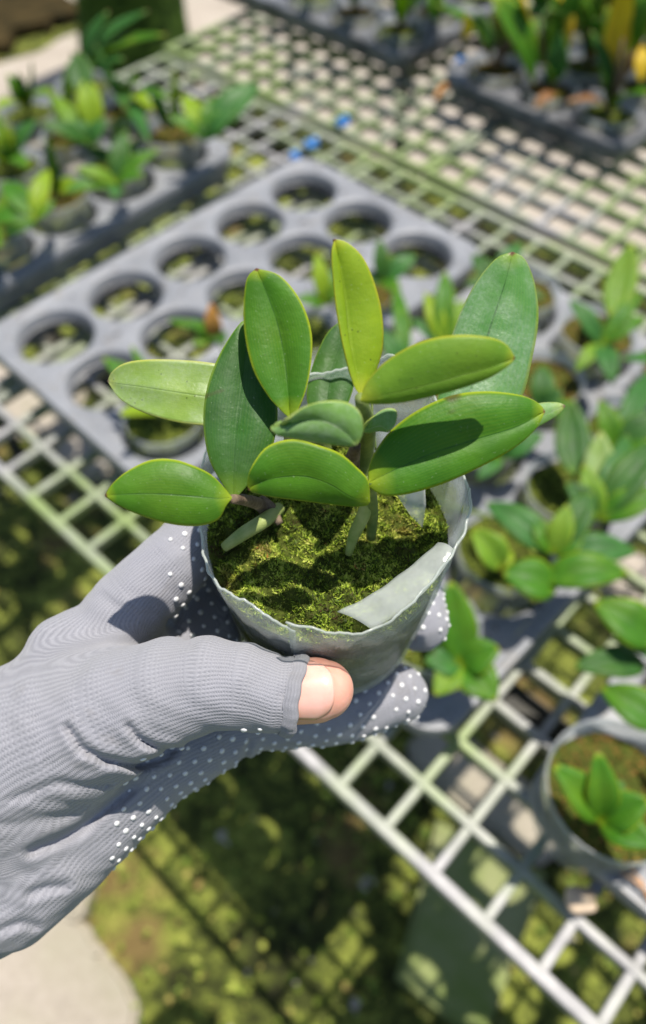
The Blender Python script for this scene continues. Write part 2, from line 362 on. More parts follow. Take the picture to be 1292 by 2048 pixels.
# ---------------------------------------------------------------- trays
TZ = .040; TK = (HC - TZ) / (HC - .05)        # tray height and the matching scale of its grid
HS = 2.0444 * A * TK; HR = .0447
def tray_mesh(nv, nu, name, mat, H=.048):
    "plate with round holes; local x along i, y along j, origin at the first hole centre, z=0 the plate top"
    b = MB(); mg = 1.30 * A * TK; N = 40; s = HS
    x0, x1 = -mg, (nv - 1) * s + mg; y0, y1 = -mg, (nu - 1) * s + mg
    for v in range(nv):
        for u in range(nu):
            cx, cy = v * s, u * s
            ax = [x0 + .014 if v == 0 else cx - s / 2, x1 - .014 if v == nv - 1 else cx + s / 2]
            ay = [y0 + .014 if u == 0 else cy - s / 2, y1 - .014 if u == nu - 1 else cy + s / 2]
            R0 = HR + .0032; rings = []
            prof = [(HR + .0032, 0), (HR + .0008, -.0012), (HR - .0006, -.004), (HR - .0014, -.013), (HR - .0018, -.0135), (HR - .0020, -.015), (HR - .0040, -.0155)]
            V = []
            for k in range(N):
                th = 2 * math.pi * k / N + math.pi / N; c, sn = math.cos(th), math.sin(th)
                tx = ((ax[1] - cx) / c if c > 0 else (ax[0] - cx) / c) if abs(c) > 1e-9 else 1e9
                ty = ((ay[1] - cy) / sn if sn > 0 else (ay[0] - cy) / sn) if abs(sn) > 1e-9 else 1e9
                t = min(tx, ty); V.append((cx + t * c, cy + t * sn, 0))
            for r, z in prof:
                for k in range(N):
                    th = 2 * math.pi * k / N + math.pi / N; V.append((cx + r * math.cos(th), cy + r * math.sin(th), z))
            Fc = [(q * N + k, q * N + (k + 1) % N, (q + 1) * N + (k + 1) % N, (q + 1) * N + k) for q in range(len(prof)) for k in range(N)]
            b.add(V, [f[::-1] for f in Fc]); b.mi[-3 * N:] = [1] * (3 * N)  # lowest hole rings take darker plastic: wall shade put into the colour
            cs = [(ax[0], ay[0]), (ax[1], ay[0]), (ax[1], ay[1]), (ax[0], ay[1])]   # square corners cut by the fan
            for qx, qy in cs:
                th = math.atan2(qy - cy, qx - cx) % (2 * math.pi); k = int((th - math.pi / N) // (2 * math.pi / N)) % N
                b.add([V[k], (qx, qy, 0), V[(k + 1) % N]], [(0, 1, 2)])
    # outer frame: flat margin, rolled lip and skirt with rounded corners
    def ring(ins, z, rad):
        P = []
        X0, X1, Y0, Y1 = x0 + ins, x1 - ins, y0 + ins, y1 - ins
        for cx, cy, a0 in ((X1 - rad, Y1 - rad, 0), (X0 + rad, Y1 - rad, 90), (X0 + rad, Y0 + rad, 180), (X1 - rad, Y0 + rad, 270)):
            for q in range(9):
                a = math.radians(a0 + q * 90 / 8); P.append((cx + rad * math.cos(a), cy + rad * math.sin(a), z))
        return P
    rings = [ring(.0138, -.0002, .004), ring(.0085, 0, .026), ring(.004, .0022, .030), ring(.0005, .0018, .032), ring(-.001, -.001, .033), ring(-.0008, -.010, .033), ring(.003, -.0115, .03), ring(.008, -H + .001, .028), ring(.012, -H + .001, .025)]
    V = [p for r in rings for p in r]; n = len(rings[0])
    b.add(V, [(q * n + k, q * n + (k + 1) % n, (q + 1) * n + (k + 1) % n, (q + 1) * n + k) for q in range(len(rings) - 1) for k in range(n)])
    # small screw dimples between groups of holes
    for v in range(nv - 1):
        for u in range(nu - 1):
            if (u % 3 == 0) or nv < 3:
                b.lathe([(.0078, .0003), (.0065, .0009), (.0052, .0004), (.0045, -.0035)], 14, Matrix.Translation(((v + .5) * s, (u + .5) * s, 0)), 0)
                b.lathe([(.0046, .0007), (.0001, .0007)], 14, Matrix.Translation(((v + .5) * s, (u + .5) * s, 0)), 1)
    o = b.build(name, [mat, M['dark']]); o.data.polygons.foreach_set('use_smooth', [True] * len(o.data.polygons))
    o.data.set_sharp_from_angle(angle=math.radians(40)) if hasattr(o.data, 'set_sharp_from_angle') else None
    return o
class Tray:
    def __init__(s, i, j, nv, nu, label, mat='tray', th=-.024, z=TZ, H=None):
        s.th, s.z = th, z; s.o = tray_mesh(nv, nu, 'pot_tray', M[mat], H or z); s.p = B(CX + (i - CX) * TK, CY + (j - CY) * TK, z)
        s.o.location = s.p; s.o.rotation_euler = (0, 0, -PHI + th); tag(s.o, label, 'tray', 'plastic pot trays on the bench')
    def hole(s, v, u):
        return s.p + Matrix.Rotation(-PHI + s.th, 3, 'Z') @ Vector((v * HS, u * HS, 0))
T1 = Tray(-2.178, 2.876, 3, 5, 'grey plastic tray of round holes, mostly empty, in the middle behind the held pot')
T2 = Tray(4.98, 2.72, 3, 5, 'grey plastic tray crowded with seedlings right of the held pot', th=-.03)
T3 = Tray(-10.0, 1.7, 3, 5, 'grey plastic tray of potted seedlings at the upper left', th=.02)
T4 = Tray(13.05, 2.72, 3, 5, 'grey plastic tray in the lower right corner with a sunlit cup', th=0)
T5 = Tray(-14.0, 19.8, 5, 3, 'dark plastic tray at the top centre with a rounded corner', 'dark', th=0, z=.05, H=.030)
T6 = Tray(-1.75, 19.7, 3, 5, 'dark plastic tray at the upper right holding yellowing plants', 'dark', th=0, z=.05, H=.030)
# ---------------------------------------------------------------- leaves
def leaf_surface(mid, left, right, n=26, m=7, bulge=.0):
    "grid through left edge, midrib, right edge; rows run base to tip"
    L, Mi, R = resample(left, n), resample(mid, n), resample(right, n)
    V = []; uv = []
    for k in range(n):
        v = k / (n - 1)
        side = R[k] - L[k]; ax = Mi[min(k + 1, n - 1)] - Mi[max(k - 1, 0)]
        nn = np.cross(side, ax); ln = np.linalg.norm(nn); nn = nn / ln if ln > 1e-12 else np.zeros(3)
        if nn[2] < 0: nn = -nn
        for q in range(2 * m + 1):
            u = q / (2 * m)
            if q <= m: t = q / m; p = L[k] * (1 - t) + Mi[k] * t; w = np.linalg.norm(Mi[k] - L[k])
            else: t = (q - m) / m; p = Mi[k] * (1 - t) + R[k] * t; w = np.linalg.norm(R[k] - Mi[k])
            s_ = math.sin(math.pi * t)
            V.append(p + nn * bulge * w * s_); uv.append((u, v))
    W_ = 2 * m + 1
    Fc = [(k * W_ + q, k * W_ + q + 1, (k + 1) * W_ + q + 1, (k + 1) * W_ + q) for k in range(n - 1) for q in range(2 * m)]
    return V, Fc, uv
def hero_leaf(parent, mat, mid, left, right, bulge=.12, thick=.0009, label=None, k=.62, off=0.0):
    z0 = mid[0][2]; q = lambda L: [(a, b, z0 + off + (c - z0) * k) for a, b, c in L]
    mid, left, right = q(mid), q(left), q(right)
    P = lambda L: np.array([at(*p) for p in L]) - np.array(parent.location)
    m_, l_, r_ = P(mid), P(left), P(right)
    l_ = np.vstack([m_[0], l_, m_[-1]]); r_ = np.vstack([m_[0], r_, m_[-1]])
    V, Fc, uv = leaf_surface(m_, l_, r_, 40, 9, bulge)
    o = mesh_from('leaf', V, Fc, M[mat], parent, True, None, uv)
    sd = o.modifiers.new('thick', 'SOLIDIFY'); sd.thickness = thick; sd.offset = 0
    if label: o['label'] = label
    return o
WK = .84
def bg_leaf(parent, mat, base, tip, width, sag=.12, fold=.25, roll=0.0, shape=1.0):
    "leaf from base to tip (world), folded along the midrib and arched"
    base, tip = np.array(base, float), np.array(tip, float); d = tip - base; L = np.linalg.norm(d); dn = d / L
    up = np.array([0, 0, 1.0]); to_cam = C0 - base; up = up * .7 + .3 * to_cam / np.linalg.norm(to_cam)
    side = np.cross(dn, up); side /= np.linalg.norm(side) + 1e-9; nn = np.cross(side, dn)
    c, s = math.cos(roll), math.sin(roll); side, nn = side * c + nn * s, nn * c - side * s
    n = 13; mid = []; lt = []; rt = []
    for k in range(n):
        t = k / (n - 1); w = width * WK / 2 * (math.sin(math.pi * min(1, t ** (.85 * shape))) ** .74 if 0 < t < 1 else .03)
        p = base + d * t + nn * L * sag * math.sin(math.pi * t); mid.append(p - np.array(parent.location))
        lt.append(mid[-1] - side * w + nn * w * fold); rt.append(mid[-1] + side * w + nn * w * fold)
    V = []; uv = []
    for k in range(n):
        for q in range(7):
            u = q / 6; a, b = (lt, mid) if q <= 3 else (mid, rt); t = q / 3 if q <= 3 else (q - 3) / 3
            V.append(a[k] * (1 - t) + b[k] * t - nn * (0 if q in (0, 3, 6) else -.0) + nn * width * .05 * math.sin(math.pi * t)); uv.append((u, k / (n - 1)))
    Fc = [(k * 7 + q, k * 7 + q + 1, (k + 1) * 7 + q + 1, (k + 1) * 7 + q) for k in range(n - 1) for q in range(6)]
    o = mesh_from('leaf', V, Fc, M[mat], parent, True, None, uv)
    sd = o.modifiers.new('thick', 'SOLIDIFY'); sd.thickness = .0008; sd.offset = 0
    return o
def blades(cx, cy, rad, zf, N, smin=.0012, smax=.003, seed=0):
    r_ = np.random.default_rng(seed); V = np.zeros((N * 3, 3)); 
    a = r_.uniform(0, 2 * np.pi, N); rr = rad * np.sqrt(r_.uniform(0, 1, N)); x = cx + rr * np.cos(a); y = cy + rr * np.sin(a)
    z = np.array([zf(u, v) for u, v in zip(x, y)]); s = r_.uniform(smin, smax, N); th = r_.uniform(0, 2 * np.pi, N); el = r_.uniform(.2, 1.45, N)
    d = np.stack([np.cos(th) * np.cos(el), np.sin(th) * np.cos(el), np.sin(el)], 1); w = np.stack([-np.sin(th), np.cos(th), 0 * th], 1)
    P = np.stack([x, y, z - .0004], 1)
    V[0::3] = P - w * (s * .17)[:, None]; V[1::3] = P + w * (s * .17)[:, None]; V[2::3] = P + d * s[:, None]
    return V, np.arange(N * 3).reshape(-1, 3)
CUP = {}
def cup_parts(root, rust, seed, zr=.024, r=.0405):
    key = (zr, r)
    if key not in CUP:
        b = MB(); b.lathe([(r - .008, -.030), (r - .004, -.012), (r - .0005, zr - .004), (r + .0008, zr - .003), (r + .0012, zr), (r + .0002, zr + .0004), (r - .0012, zr - .002), (r - .002, zr - .006)], 36); o = b.build('cup', M['cup'], root, True)
        CUP[key] = o.data
    else:
        o = bpy.data.objects.new('cup', CUP[key]); C.objects.link(o); o.parent = root
    zt = zr - (.018 if zr > .05 else .010); mk = ('moss', rust, seed % 3, zr)
    if mk not in CUP:
        zf = lambda x, y: zt + .003 * math.sin(x * 160 + seed) * math.cos(y * 140) - .10 * (x * x + y * y) / r
        V = []; Fc = []; n = 20
        V.append((0, 0, zf(0, 0)))
        for k in (1, 2, 3, 4):
            for q in range(n):
                th = 2 * math.pi * q / n; x, y = (r - .0015) * k / 4 * math.cos(th), (r - .0015) * k / 4 * math.sin(th); V.append((x, y, zf(x, y)))
        Fc += [(0, 1 + q, 1 + (q + 1) % n) for q in range(n)]
        for k in range(3): Fc += [(1 + k * n + q, 1 + (k + 1) * n + q, 1 + (k + 1) * n + (q + 1) % n, 1 + k * n + (q + 1) % n) for q in range(n)]
        nb = len(V); mi = [0] * len(Fc)
        bV, bF = blades(0, 0, r - .003, zf, 900, .002, .0055, seed)
        V += [tuple(v) for v in bV]; Fc += [tuple(f + nb) for f in bF]; mi += [1] * len(bF)
        o = mesh_from('moss', V, Fc, [M['bed'], M['moss_rust' if rust else 'moss']], root, False, mi); CUP[mk] = o.data
    else:
        o = bpy.data.objects.new('moss', CUP[mk]); C.objects.link(o); o.parent = root
SEED = [0]
def seedling(pos, label, leaves, rust=False, c=None, zr=.032, r=.0405, name='potted_seedling', stems=0, group='potted seedlings in the trays', extra=0):
    SEED[0] += 1
    root = empty(name, pos); tag(root, label, 'potted plant', group); cup_parts(root, rust, SEED[0], zr, r)
    base = np.array(pos) + np.array([0, 0, zr - .008])
    tops = []
    for L in leaves:
        px, py, z, w, mat = L[:5]; kw = L[5] if len(L) > 5 else {}
        kw = dict(kw); st = kw.pop('h', .012); bx = kw.pop('b', None)
        tip = at(px, py, z); dv = tip - base; dv[2] = 0; dl = np.linalg.norm(dv) + 1e-9
        b0 = at(*bx) if bx else at(*c) if c else base + dv / dl * min(.006, dl * .2) + np.array([0, 0, st]); tops.append(b0)
        bg_leaf(root, mat, b0, tip, w, **kw)
    for k in range(extra):
        a = rng.uniform(0, 6.28); hh = rng.uniform(.02, .085); e = np.array([math.cos(a), math.sin(a), 0])
        bg_leaf(root, [g, d, te, ol, l][int(rng.integers(5))], base + e * .004 + [0, 0, .006], base + e * rng.uniform(.012, .045) + [0, 0, hh], rng.uniform(.014, .024), sag=rng.uniform(-.1, .15), roll=rng.uniform(-.7, .7))
    b = MB()
    for tpt in tops: b.tube([np.array([0, 0, zr - .014]) + rng.normal(0, .001, 3) * [1, 1, 0], (tpt - np.array(pos)) * [.6, .6, 1] + [0, 0, -.004], tpt - np.array(pos)], [.0022, .0018, .0012], 7)
    for k in range(stems):
        a = rng.uniform(0, 6.28); h = rng.uniform(.06, .13); e = np.array([math.cos(a), math.sin(a), 0]) * rng.uniform(.01, .04)
        b.tube([(0, 0, .01), tuple(e * .5 + [0, 0, h * .6]), tuple(e + [0, 0, h])], [.003, .0035, .002], 7)
    b.build('stem', M['stem_brown'] if stems else M['stem'], root, True)
    return root
g, d, l, ol, te, du, ye, br, orr, pa = 'leaf', 'leaf_deep', 'leaf_lime', 'leaf_olive', 'leaf_teal', 'leaf_dusty', 'leaf_yellow', 'leaf_brown', 'leaf_orange', 'leaf_pale'
h = T1.hole
seedling(h(2, 0), 'seedling in a clear cup in the middle tray, just behind the pale horizontal leaf', [(205, 715, .105, .026, g), (262, 690, .115, .016, g), (238, 832, .095, .022, l), (330, 760, .11, .022, g), (222, 775, .09, .024, te), (400, 800, .08, .022, ol)], zr=.02)
seedling(h(2, 1), 'small seedling with an orange new leaf, left of the tall green leaf', [(422, 606, .115, .022, orr), (335, 640, .09, .014, g), (385, 690, .08, .02, ol), (450, 690, .10, .024, d), (370, 640, .1, .016, g)], zr=.004, r=.039, c=(430, 680, .075))
seedling(h(2, 2), 'pale lime seedling showing between the two upright leaves of the held plant', [(632, 505, .12, .022, l), (590, 600, .09, .02, g), (700, 560, .11, .022, ol), (690, 520, .1, .018, te)], zr=.004, r=.039, c=(650, 610, .08))
seedling(h(2, 3), 'dark green seedling just right of the tall yellow green leaf', [(758, 478, .115, .022, d), (832, 512, .10, .030, te), (800, 590, .09, .022, g), (720, 560, .08, .02, d)], zr=.004, r=.039, rust=True, c=(765, 565, .08))
h = T2.hole
seedling(h(0, 4), 'dark seedling half hidden behind the tip of the broad glossy leaf', [(945, 510, .10, .026, d), (1042, 486, .11, .028, te), (1000, 520, .12, .022, g), (930, 570, .09, .02, d), (1090, 600, .1, .02, te)], rust=True, c=(985, 575, .085))
seedling(h(0, 3), 'upright lime green seedling between the yellow green leaf and broad glossy leaf', [(850, 585, .115, .024, l), (890, 543, .125, .026, g), (930, 600, .11, .022, ol), (820, 640, .1, .02, te)], c=(885, 690, .085))
seedling(h(1, 4), 'rusty mossed seedling with one tall olive leaf above the right tray', [(1264, 486, .15, .038, ol, {'sag': -.05, 'b': (1222, 640, .11)}), (1138, 600, .12, .024, te), (1290, 635, .11, .022, g), (1225, 770, .09, .026, te), (1285, 585, .12, .02, g), (1150, 745, .09, .02, ol)], rust=True, c=(1200, 690, .095))
seedling(h(0, 2), 'small seedling half hidden behind the back wall of the held sleeve', [(790, 570, .1, .02, g), (760, 660, .1, .026, te), (870, 750, .09, .02, g)], rust=True)
seedling(h(2, 4), 'leafy seedling cut by the right edge, beside the rusty mossed one', [(1290, 700, .12, .024, g), (1240, 720, .12, .022, te), (1320, 640, .12, .022, g), (1285, 790, .11, .026, ol)], rust=True)
seedling(h(1, 3), 'seedling with dark leaves just right of the broad glossy leaf', [(1085, 730, .11, .028, d), (1125, 780, .11, .026, d), (1040, 850, .10, .022, te), (1160, 830, .1, .024, g)], rust=True, c=(1080, 820, .09))
seedling(h(1, 2), 'rusty mossed seedling in a clear cup, just right of the held sleeve', [(925, 880, .10, .024, g), (1085, 870, .1, .028, te), (1010, 850, .11, .022, d), (955, 960, .085, .02, te)], rust=True, c=(1000, 915, .085))
seedling(h(2, 3), 'seedling with broad mid green leaves at the right edge above the sunlit leaf', [(1325, 830, .12, .034, d), (1200, 800, .12, .026, g), (1300, 745, .11, .026, te), (1330, 930, .11, .034, g)], c=(1225, 900, .095))
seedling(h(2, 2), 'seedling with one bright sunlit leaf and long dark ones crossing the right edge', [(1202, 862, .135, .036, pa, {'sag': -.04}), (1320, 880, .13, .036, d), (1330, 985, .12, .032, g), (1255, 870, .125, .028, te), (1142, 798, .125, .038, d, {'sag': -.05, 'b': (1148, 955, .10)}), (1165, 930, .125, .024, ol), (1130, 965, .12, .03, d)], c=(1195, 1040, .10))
seedling(h(1, 1), 'star shaped seedling with blue green leaves above the curled leafed cup', [(972, 1006, .115, .034, te), (1068, 1038, .12, .026, g), (1272, 1104, .11, .032, te), (1165, 1062, .12, .028, g), (1185, 985, .13, .032, d), (1135, 1010, .13, .024, ol)], c=(1106, 1108, .105))
seedling(h(2, 0), 'dark green seedling low beside the gloved fingertips', [(900, 1160, .125, .036, g, {'sag': .05}), (1000, 1296, .10, .036, g), (848, 1322, .09, .03, te), (992, 1402, .085, .038, g), (868, 1392, .085, .028, ol)], c=(922, 1330, .08))
seedling(h(2, 1), 'seedling with curled yellow edged leaves in a clear cup at the tray corner', [(942, 1058, .12, .032, ol, {'fold': .7}), (1012, 1095, .10, .02, l), (1003, 1148, .11, .042, g, {'b': (1112, 1178, .10)}), (1255, 1148, .11, .036, g, {'sag': .18, 'b': (1080, 1160, .10)})], zr=.040, r=.0425, c=(1000, 1140, .10))
for v_, u_, lab_ in ((0, 0, 'small unseen seedling behind the held sleeve, added to block sun through its hole'), (0, 1, 'unseen seedling behind the fingers and held sleeve, added to shade the ground'), (1, 0, 'unseen seedling under the gloved fingertips, added to stop sun through the tray')):  # hidden plants added so the tray casts an unbroken shadow on the ground
    q_ = h(v_, u_); P_ = [project(q_ + Vector((dx, dy, .04))) for dx, dy in ((.02, .01), (-.02, .012), (.0, -.022))]
    if (v_, u_) != (1, 0) or True: seedling(q_, lab_, [(float(a[0]), float(a[1]), .09, .022, g) for a in P_])
h = T4.hole
seedling(Vector(at(1210, 1590, .05)) + Vector((-.006, -.008, -.010)), 'young seedling with pointed leaves in the big sunlit cup at lower right', [(1104, 1528, .135, .030, g), (1194, 1500, .145, .026, g), (1300, 1600, .13, .032, g), (1310, 1695, .12, .030, g), (1245, 1560, .12, .018, te)], rust=True, zr=.056, r=.048, c=(1200, 1640, .105))
seedling(h(0, 1), 'seedling at the right edge with long leaves reaching over open mesh', [(1185, 1205, .125, .042, g, {'b': (1310, 1290, .11)}), (1145, 1335, .10, .030, d, {'b': (1290, 1330, .09)}), (1200, 1375, .09, .036, g, {'b': (1330, 1460, .09)}), (1215, 1275, .11, .02, te)])
seedling(h(1, 0), 'seedling mostly beyond the right edge behind the sunlit cup', [(1400, 1500, .12, .026, g), (1330, 1480, .12, .024, g), (1420, 1650, .1, .024, te)])
h = T3.hole
seedling(h(2, 2), 'bright green seedling with rusty moss in the front row at left edge', [(5, 365, .12, .034, g), (98, 340, .125, .028, l), (-20, 440, .10, .034, g), (60, 400, .11, .026, g), (10, 470, .095, .03, d), (110, 405, .11, .02, g)], rust=True, c=(72, 440, .10), extra=4)
seedling(h(2, 3), 'low spreading seedling in the middle of the upper left tray front row', [(125, 388, .10, .026, g), (252, 262, .13, .030, d), (290, 350, .11, .026, g), (150, 340, .115, .024, ol), (320, 300, .12, .024, g), (230, 400, .09, .024, te)], c=(235, 370, .09), extra=4)
seedling(h(2, 4), 'broad leafed seedling at the far end of the front row, near blue clips', [(365, 190, .12, .032, l), (425, 195, .125, .030, g), (520, 170, .13, .052, te), (335, 235, .12, .026, g), (395, 250, .11, .028, d), (470, 225, .12, .03, te)], rust=True, c=(415, 280, .09), extra=4)
seedling(h(1, 2), 'dark leafed seedling behind the bright one, cut by the left edge', [(0, 300, .11, .028, d), (75, 240, .12, .028, te), (20, 250, .12, .022, l), (60, 340, .1, .026, g)], extra=4)
seedling(h(1, 3), 'tall yellow green seedling with one dark upright leaf', [(82, 252, .13, .032, d), (158, 105, .17, .042, d, {'sag': -.04, 'b': (160, 185, .14)}), (172, 155, .15, .040, l, {'b': (190, 270, .10)}), (215, 240, .12, .028, te), (100, 190, .13, .026, ol), (140, 230, .12, .026, te)], rust=True, c=(180, 290, .095), extra=4)
seedling(h(1, 4), 'seedling with a small lime leaf behind the broad leafed one', [(215, 150, .13, .03, te), (280, 165, .13, .032, g), (310, 225, .12, .024, l), (250, 220, .12, .03, d), (345, 200, .12, .026, g), (300, 290, .1, .026, te)], rust=True, extra=4)
seedling(h(0, 3), 'seedling with one drooping leaf in the outermost row of upper left tray', [(15, 148, .12, .030, g), (60, 175, .12, .022, te), (110, 190, .12, .026, ol), (-10, 220, .11, .024, l)], extra=4)
seedling(h(0, 4), 'tall blue green seedling in front of the mossy trunk', [(218, 22, .17, .032, te), (298, 22, .18, .030, te), (335, 70, .16, .028, g), (250, 120, .13, .030, te), (270, 80, .15, .026, g), (175, 150, .12, .024, ol)], extra=4)
seedling(h(2, 1), 'seedling on the left margin below the bright green one', [(-60, 470, .11, .026, g), (0, 500, .10, .026, g), (-40, 560, .09, .024, d)], extra=4)
# ---- plants of the dark trays: bigger, older, some leaves yellow
OLD = 'older plants in the dark trays'
h = T6.hole
def old(pos, label, lv, extra=9):
    pos = np.array(pos); fill = []
    for k in range(extra):
        a = rng.uniform(.2, 2.9); hh = rng.uniform(.06, .2); q = pos + np.array([math.cos(a), math.sin(a), 0]) * rng.uniform(.02, .09) + [0, 0, hh]
        b0 = pos + np.array([math.cos(a), math.sin(a), 0]) * .012 + [0, 0, hh * rng.uniform(.1, .5) + .01]
        fill.append((b0, q, rng.uniform(.026, .045), [g, d, te, ol, l, br, ye][int(rng.choice(7, p=[.34, .10, .08, .20, .12, .03, .13]))]))
    r0 = seedling(pos, label, lv, rust=random.random() < .4, zr=.012, r=.041, name='potted_orchid', stems=4, group=OLD)
    for b0, q, w, m_ in fill: bg_leaf(r0, m_, b0, q, w, sag=rng.uniform(-.1, .2), roll=rng.uniform(-.6, .6))
old(h(0, 0), 'old plant with a big glossy striped leaf hanging over the dark tray edge', [(1065, 170, .085, .062, g, {'b': (980, -10, .20), 'sag': .1}), (930, 28, .16, .024, ye, {'b': (925, 80, .12)}), (945, 90, .10, .02, br), (870, 10, .16, .03, g)])
old(h(1, 0), 'old plant with two yellow leaves and brown stems in the dark tray', [(1036, -10, .2, .030, ye, {'b': (1045, 60, .15)}), (1056, 88, .13, .026, ye, {'b': (1040, 30, .16)}), (1120, 60, .14, .04, te), (1090, 130, .10, .028, g)])
old(h(2, 0), 'old plant with a mossy pot in the near corner of the dark tray', [(1300, 190, .12, .035, g), (1180, 60, .16, .03, d), (1130, 205, .09, .016, br)], 5)
old(h(2, 1), 'old plant with a bright yellow leaf at the right edge', [(1284, 92, .15, .026, ye, {'b': (1280, 165, .12)}), (1260, 20, .18, .03, g), (1330, 60, .18, .03, d)])
old(h(1, 1), 'old plant with dense dark leaves behind the yellow leaved one', [(1150, -20, .18, .035, g), (1100, 20, .17, .03, d), (1190, 40, .17, .03, te), (1230, 100, .12, .02, br)])
old(h(0, 1), 'old plant with green leaves directly behind the big striped leaf', [(1020, -60, .18, .035, g), (940, -10, .17, .03, l), (1080, -20, .17, .03, d), (980, 30, .15, .03, g)])
old(h(1, 2), 'old plant with rust coloured leaves near the top right corner', [(1180, -60, .19, .03, br), (1230, -20, .19, .035, g), (1130, -60, .18, .03, ye)])
old(h(2, 2), 'old plant with upright dark leaves in the top right corner', [(1290, -40, .2, .035, g), (1340, 0, .18, .03, d), (1240, -50, .19, .03, ye)])
old(h(0, 2), 'old plant half hidden at the top edge behind the striped leaf', [(1100, -60, .18, .03, g)])
h = T5.hole
old(h(4, 0), 'old plant with mossy pot and bare stems in the rounded dark tray corner', [(830, -20, .17, .03, l), (872, 42, .12, .036, g, {'b': (858, -20, .16)}), (720, -30, .15, .03, d)], 3)
old(h(3, 0), 'old dark plant along the top edge, second from the rounded tray corner', [(640, -40, .15, .035, d), (700, -30, .15, .03, te), (600, -20, .14, .03, d)])
old(h(4, 1), 'old plant at the top edge beside the lime leaf', [(880, -30, .17, .03, l), (930, -60, .17, .03, g), (850, -70, .17, .035, d)])
old(h(2, 0), 'old dark plant at the left end of the dark tray beside the path', [(600, -40, .15, .03, d)], 4)
# ---------------------------------------------------------------- small bits
for (px, py, lab) in (((592, 318), 0, 'blue plastic clip lying on the mesh at the front corner, nearest the round holes'), ((622, 290), 0, 'blue plastic clip on the mesh just above its twin'), ((685, 246), 0, 'faint blue plastic scrap on the far mesh panel'), ((918, 128), 0, 'blue scrap against the corner of the dark tray')):
    b = MB(); b.box((0, 0, 0), (.010, .007, .003)); b.box((.006, 0, .005), (.003, .006, .004)); b.box((-.006, 0, .0045), (.0025, .005, .003))
    o = b.build('plastic_clip', M['blue']); p = at(px[0], px[1], .006); o.location = p; o.rotation_euler = (0, .1, .5 + px[0]); bv = o.modifiers.new('b', 'BEVEL'); bv.width = .001; bv.segments = 2
    tag(o, lab, 'clip', 'blue scraps on the bench')
def pebble(px, py, z, r, lab):
    bm = bmesh.new(); bmesh.ops.create_icosphere(bm, subdivisions=3, radius=r)
    for v in bm.verts: v.co *= 1 + .12 * math.sin(v.co.x * 400 + 1) * math.cos(v.co.y * 350); v.co.z *= .6; v.co.x *= 1.2
    me = bpy.data.meshes.new('pebble'); bm.to_mesh(me); bm.free(); me.materials.append(M['pebble']); me.polygons.foreach_set('use_smooth', [True] * len(me.polygons))
    o = bpy.data.objects.new('pebble', me); C.objects.link(o); o.location = at(px, py, z); tag(o, lab, 'pebble')
pebble(1162, 1800, .012, .010, 'pale tan pebble at the foot of the lower right tray')
b = MB(); p0 = at(1240, 1745, .044); 
for q in ((0, 0), (.004, .006)): b.tube([p0 + [q[0], q[1], .002], at(1268, 1765, .045) + [q[0], 0, .004], at(1300, 1790 + q[1] * 3000, .044)], .0011, 6)
tag(b.build('dry_straw', M['straw'], None, True), 'orange dry straws lying on the corner of the lower right tray', 'straw')
b = MB(); c1 = [at(870, 1650, GZ)[:2], at(1085, 1755, GZ)[:2], at(960, 2090, GZ)[:2], at(790, 1960, GZ)[:2]]
o = slab('algae_board', [tuple(x) for x in c1], GZ + .004, GZ + .034, M['board']); tag(o, 'algae covered board lying on the ground under the front bench edge', 'board')
# fallen leaves on mesh in the shade of the dark trays
for k, (px, py, z, mt, lab) in enumerate(((890, 188, .004, 'leaf_orange', 'orange dead leaf on the mesh below the corner of the dark tray'), (1090, 205, .062, 'leaf_brown', 'brown dead leaf on the rim of the upper right dark tray'))):
    r0 = empty('fallen_leaf', at(px, py, z)); tag(r0, lab, 'dead leaf'); bg_leaf(r0, mt, at(px - 22, py + 12, z + .004), at(px + 22, py - 14, z + .008), .02, sag=.2)
# crumbs of bark and dry moss on the trays
def crumbs():
    V = []; Fc = []
    for T_ in (T1, T2, T3, T4):
        for _ in range(260):
            q = T_.p + Matrix.Rotation(-PHI + T_.th, 3, 'Z') @ Vector((rng.uniform(-.05, .25), rng.uniform(-.05, .46), 0))
            l = Matrix.Rotation(PHI - T_.th, 3, 'Z') @ (q - T_.p); fx, fy = (l.x + HS / 2) % HS - HS / 2, (l.y + HS / 2) % HS - HS / 2
            if math.hypot(fx, fy) < HR + .004: continue
            s_ = rng.uniform(.0008, .0034); a = rng.uniform(0, 6.28); e = np.array([math.cos(a), math.sin(a), 0]) * s_; w = np.array([-math.sin(a), math.cos(a), 0]) * s_ * .35; p = np.array(q) + [0, 0, .0006]; n = len(V)
            V += [p - e, p + w, p + e, p - w, p + [0, 0, s_ * .5]]; Fc += [(n, n + 1, n + 4), (n + 1, n + 2, n + 4), (n + 2, n + 3, n + 4), (n + 3, n, n + 4)]
    tag(mesh_from('bark_crumbs', V, Fc, M['stem_brown'], None, False), 'brown bark and dry moss crumbs scattered on the grey trays', 'crumbs', kind='stuff')
crumbs()
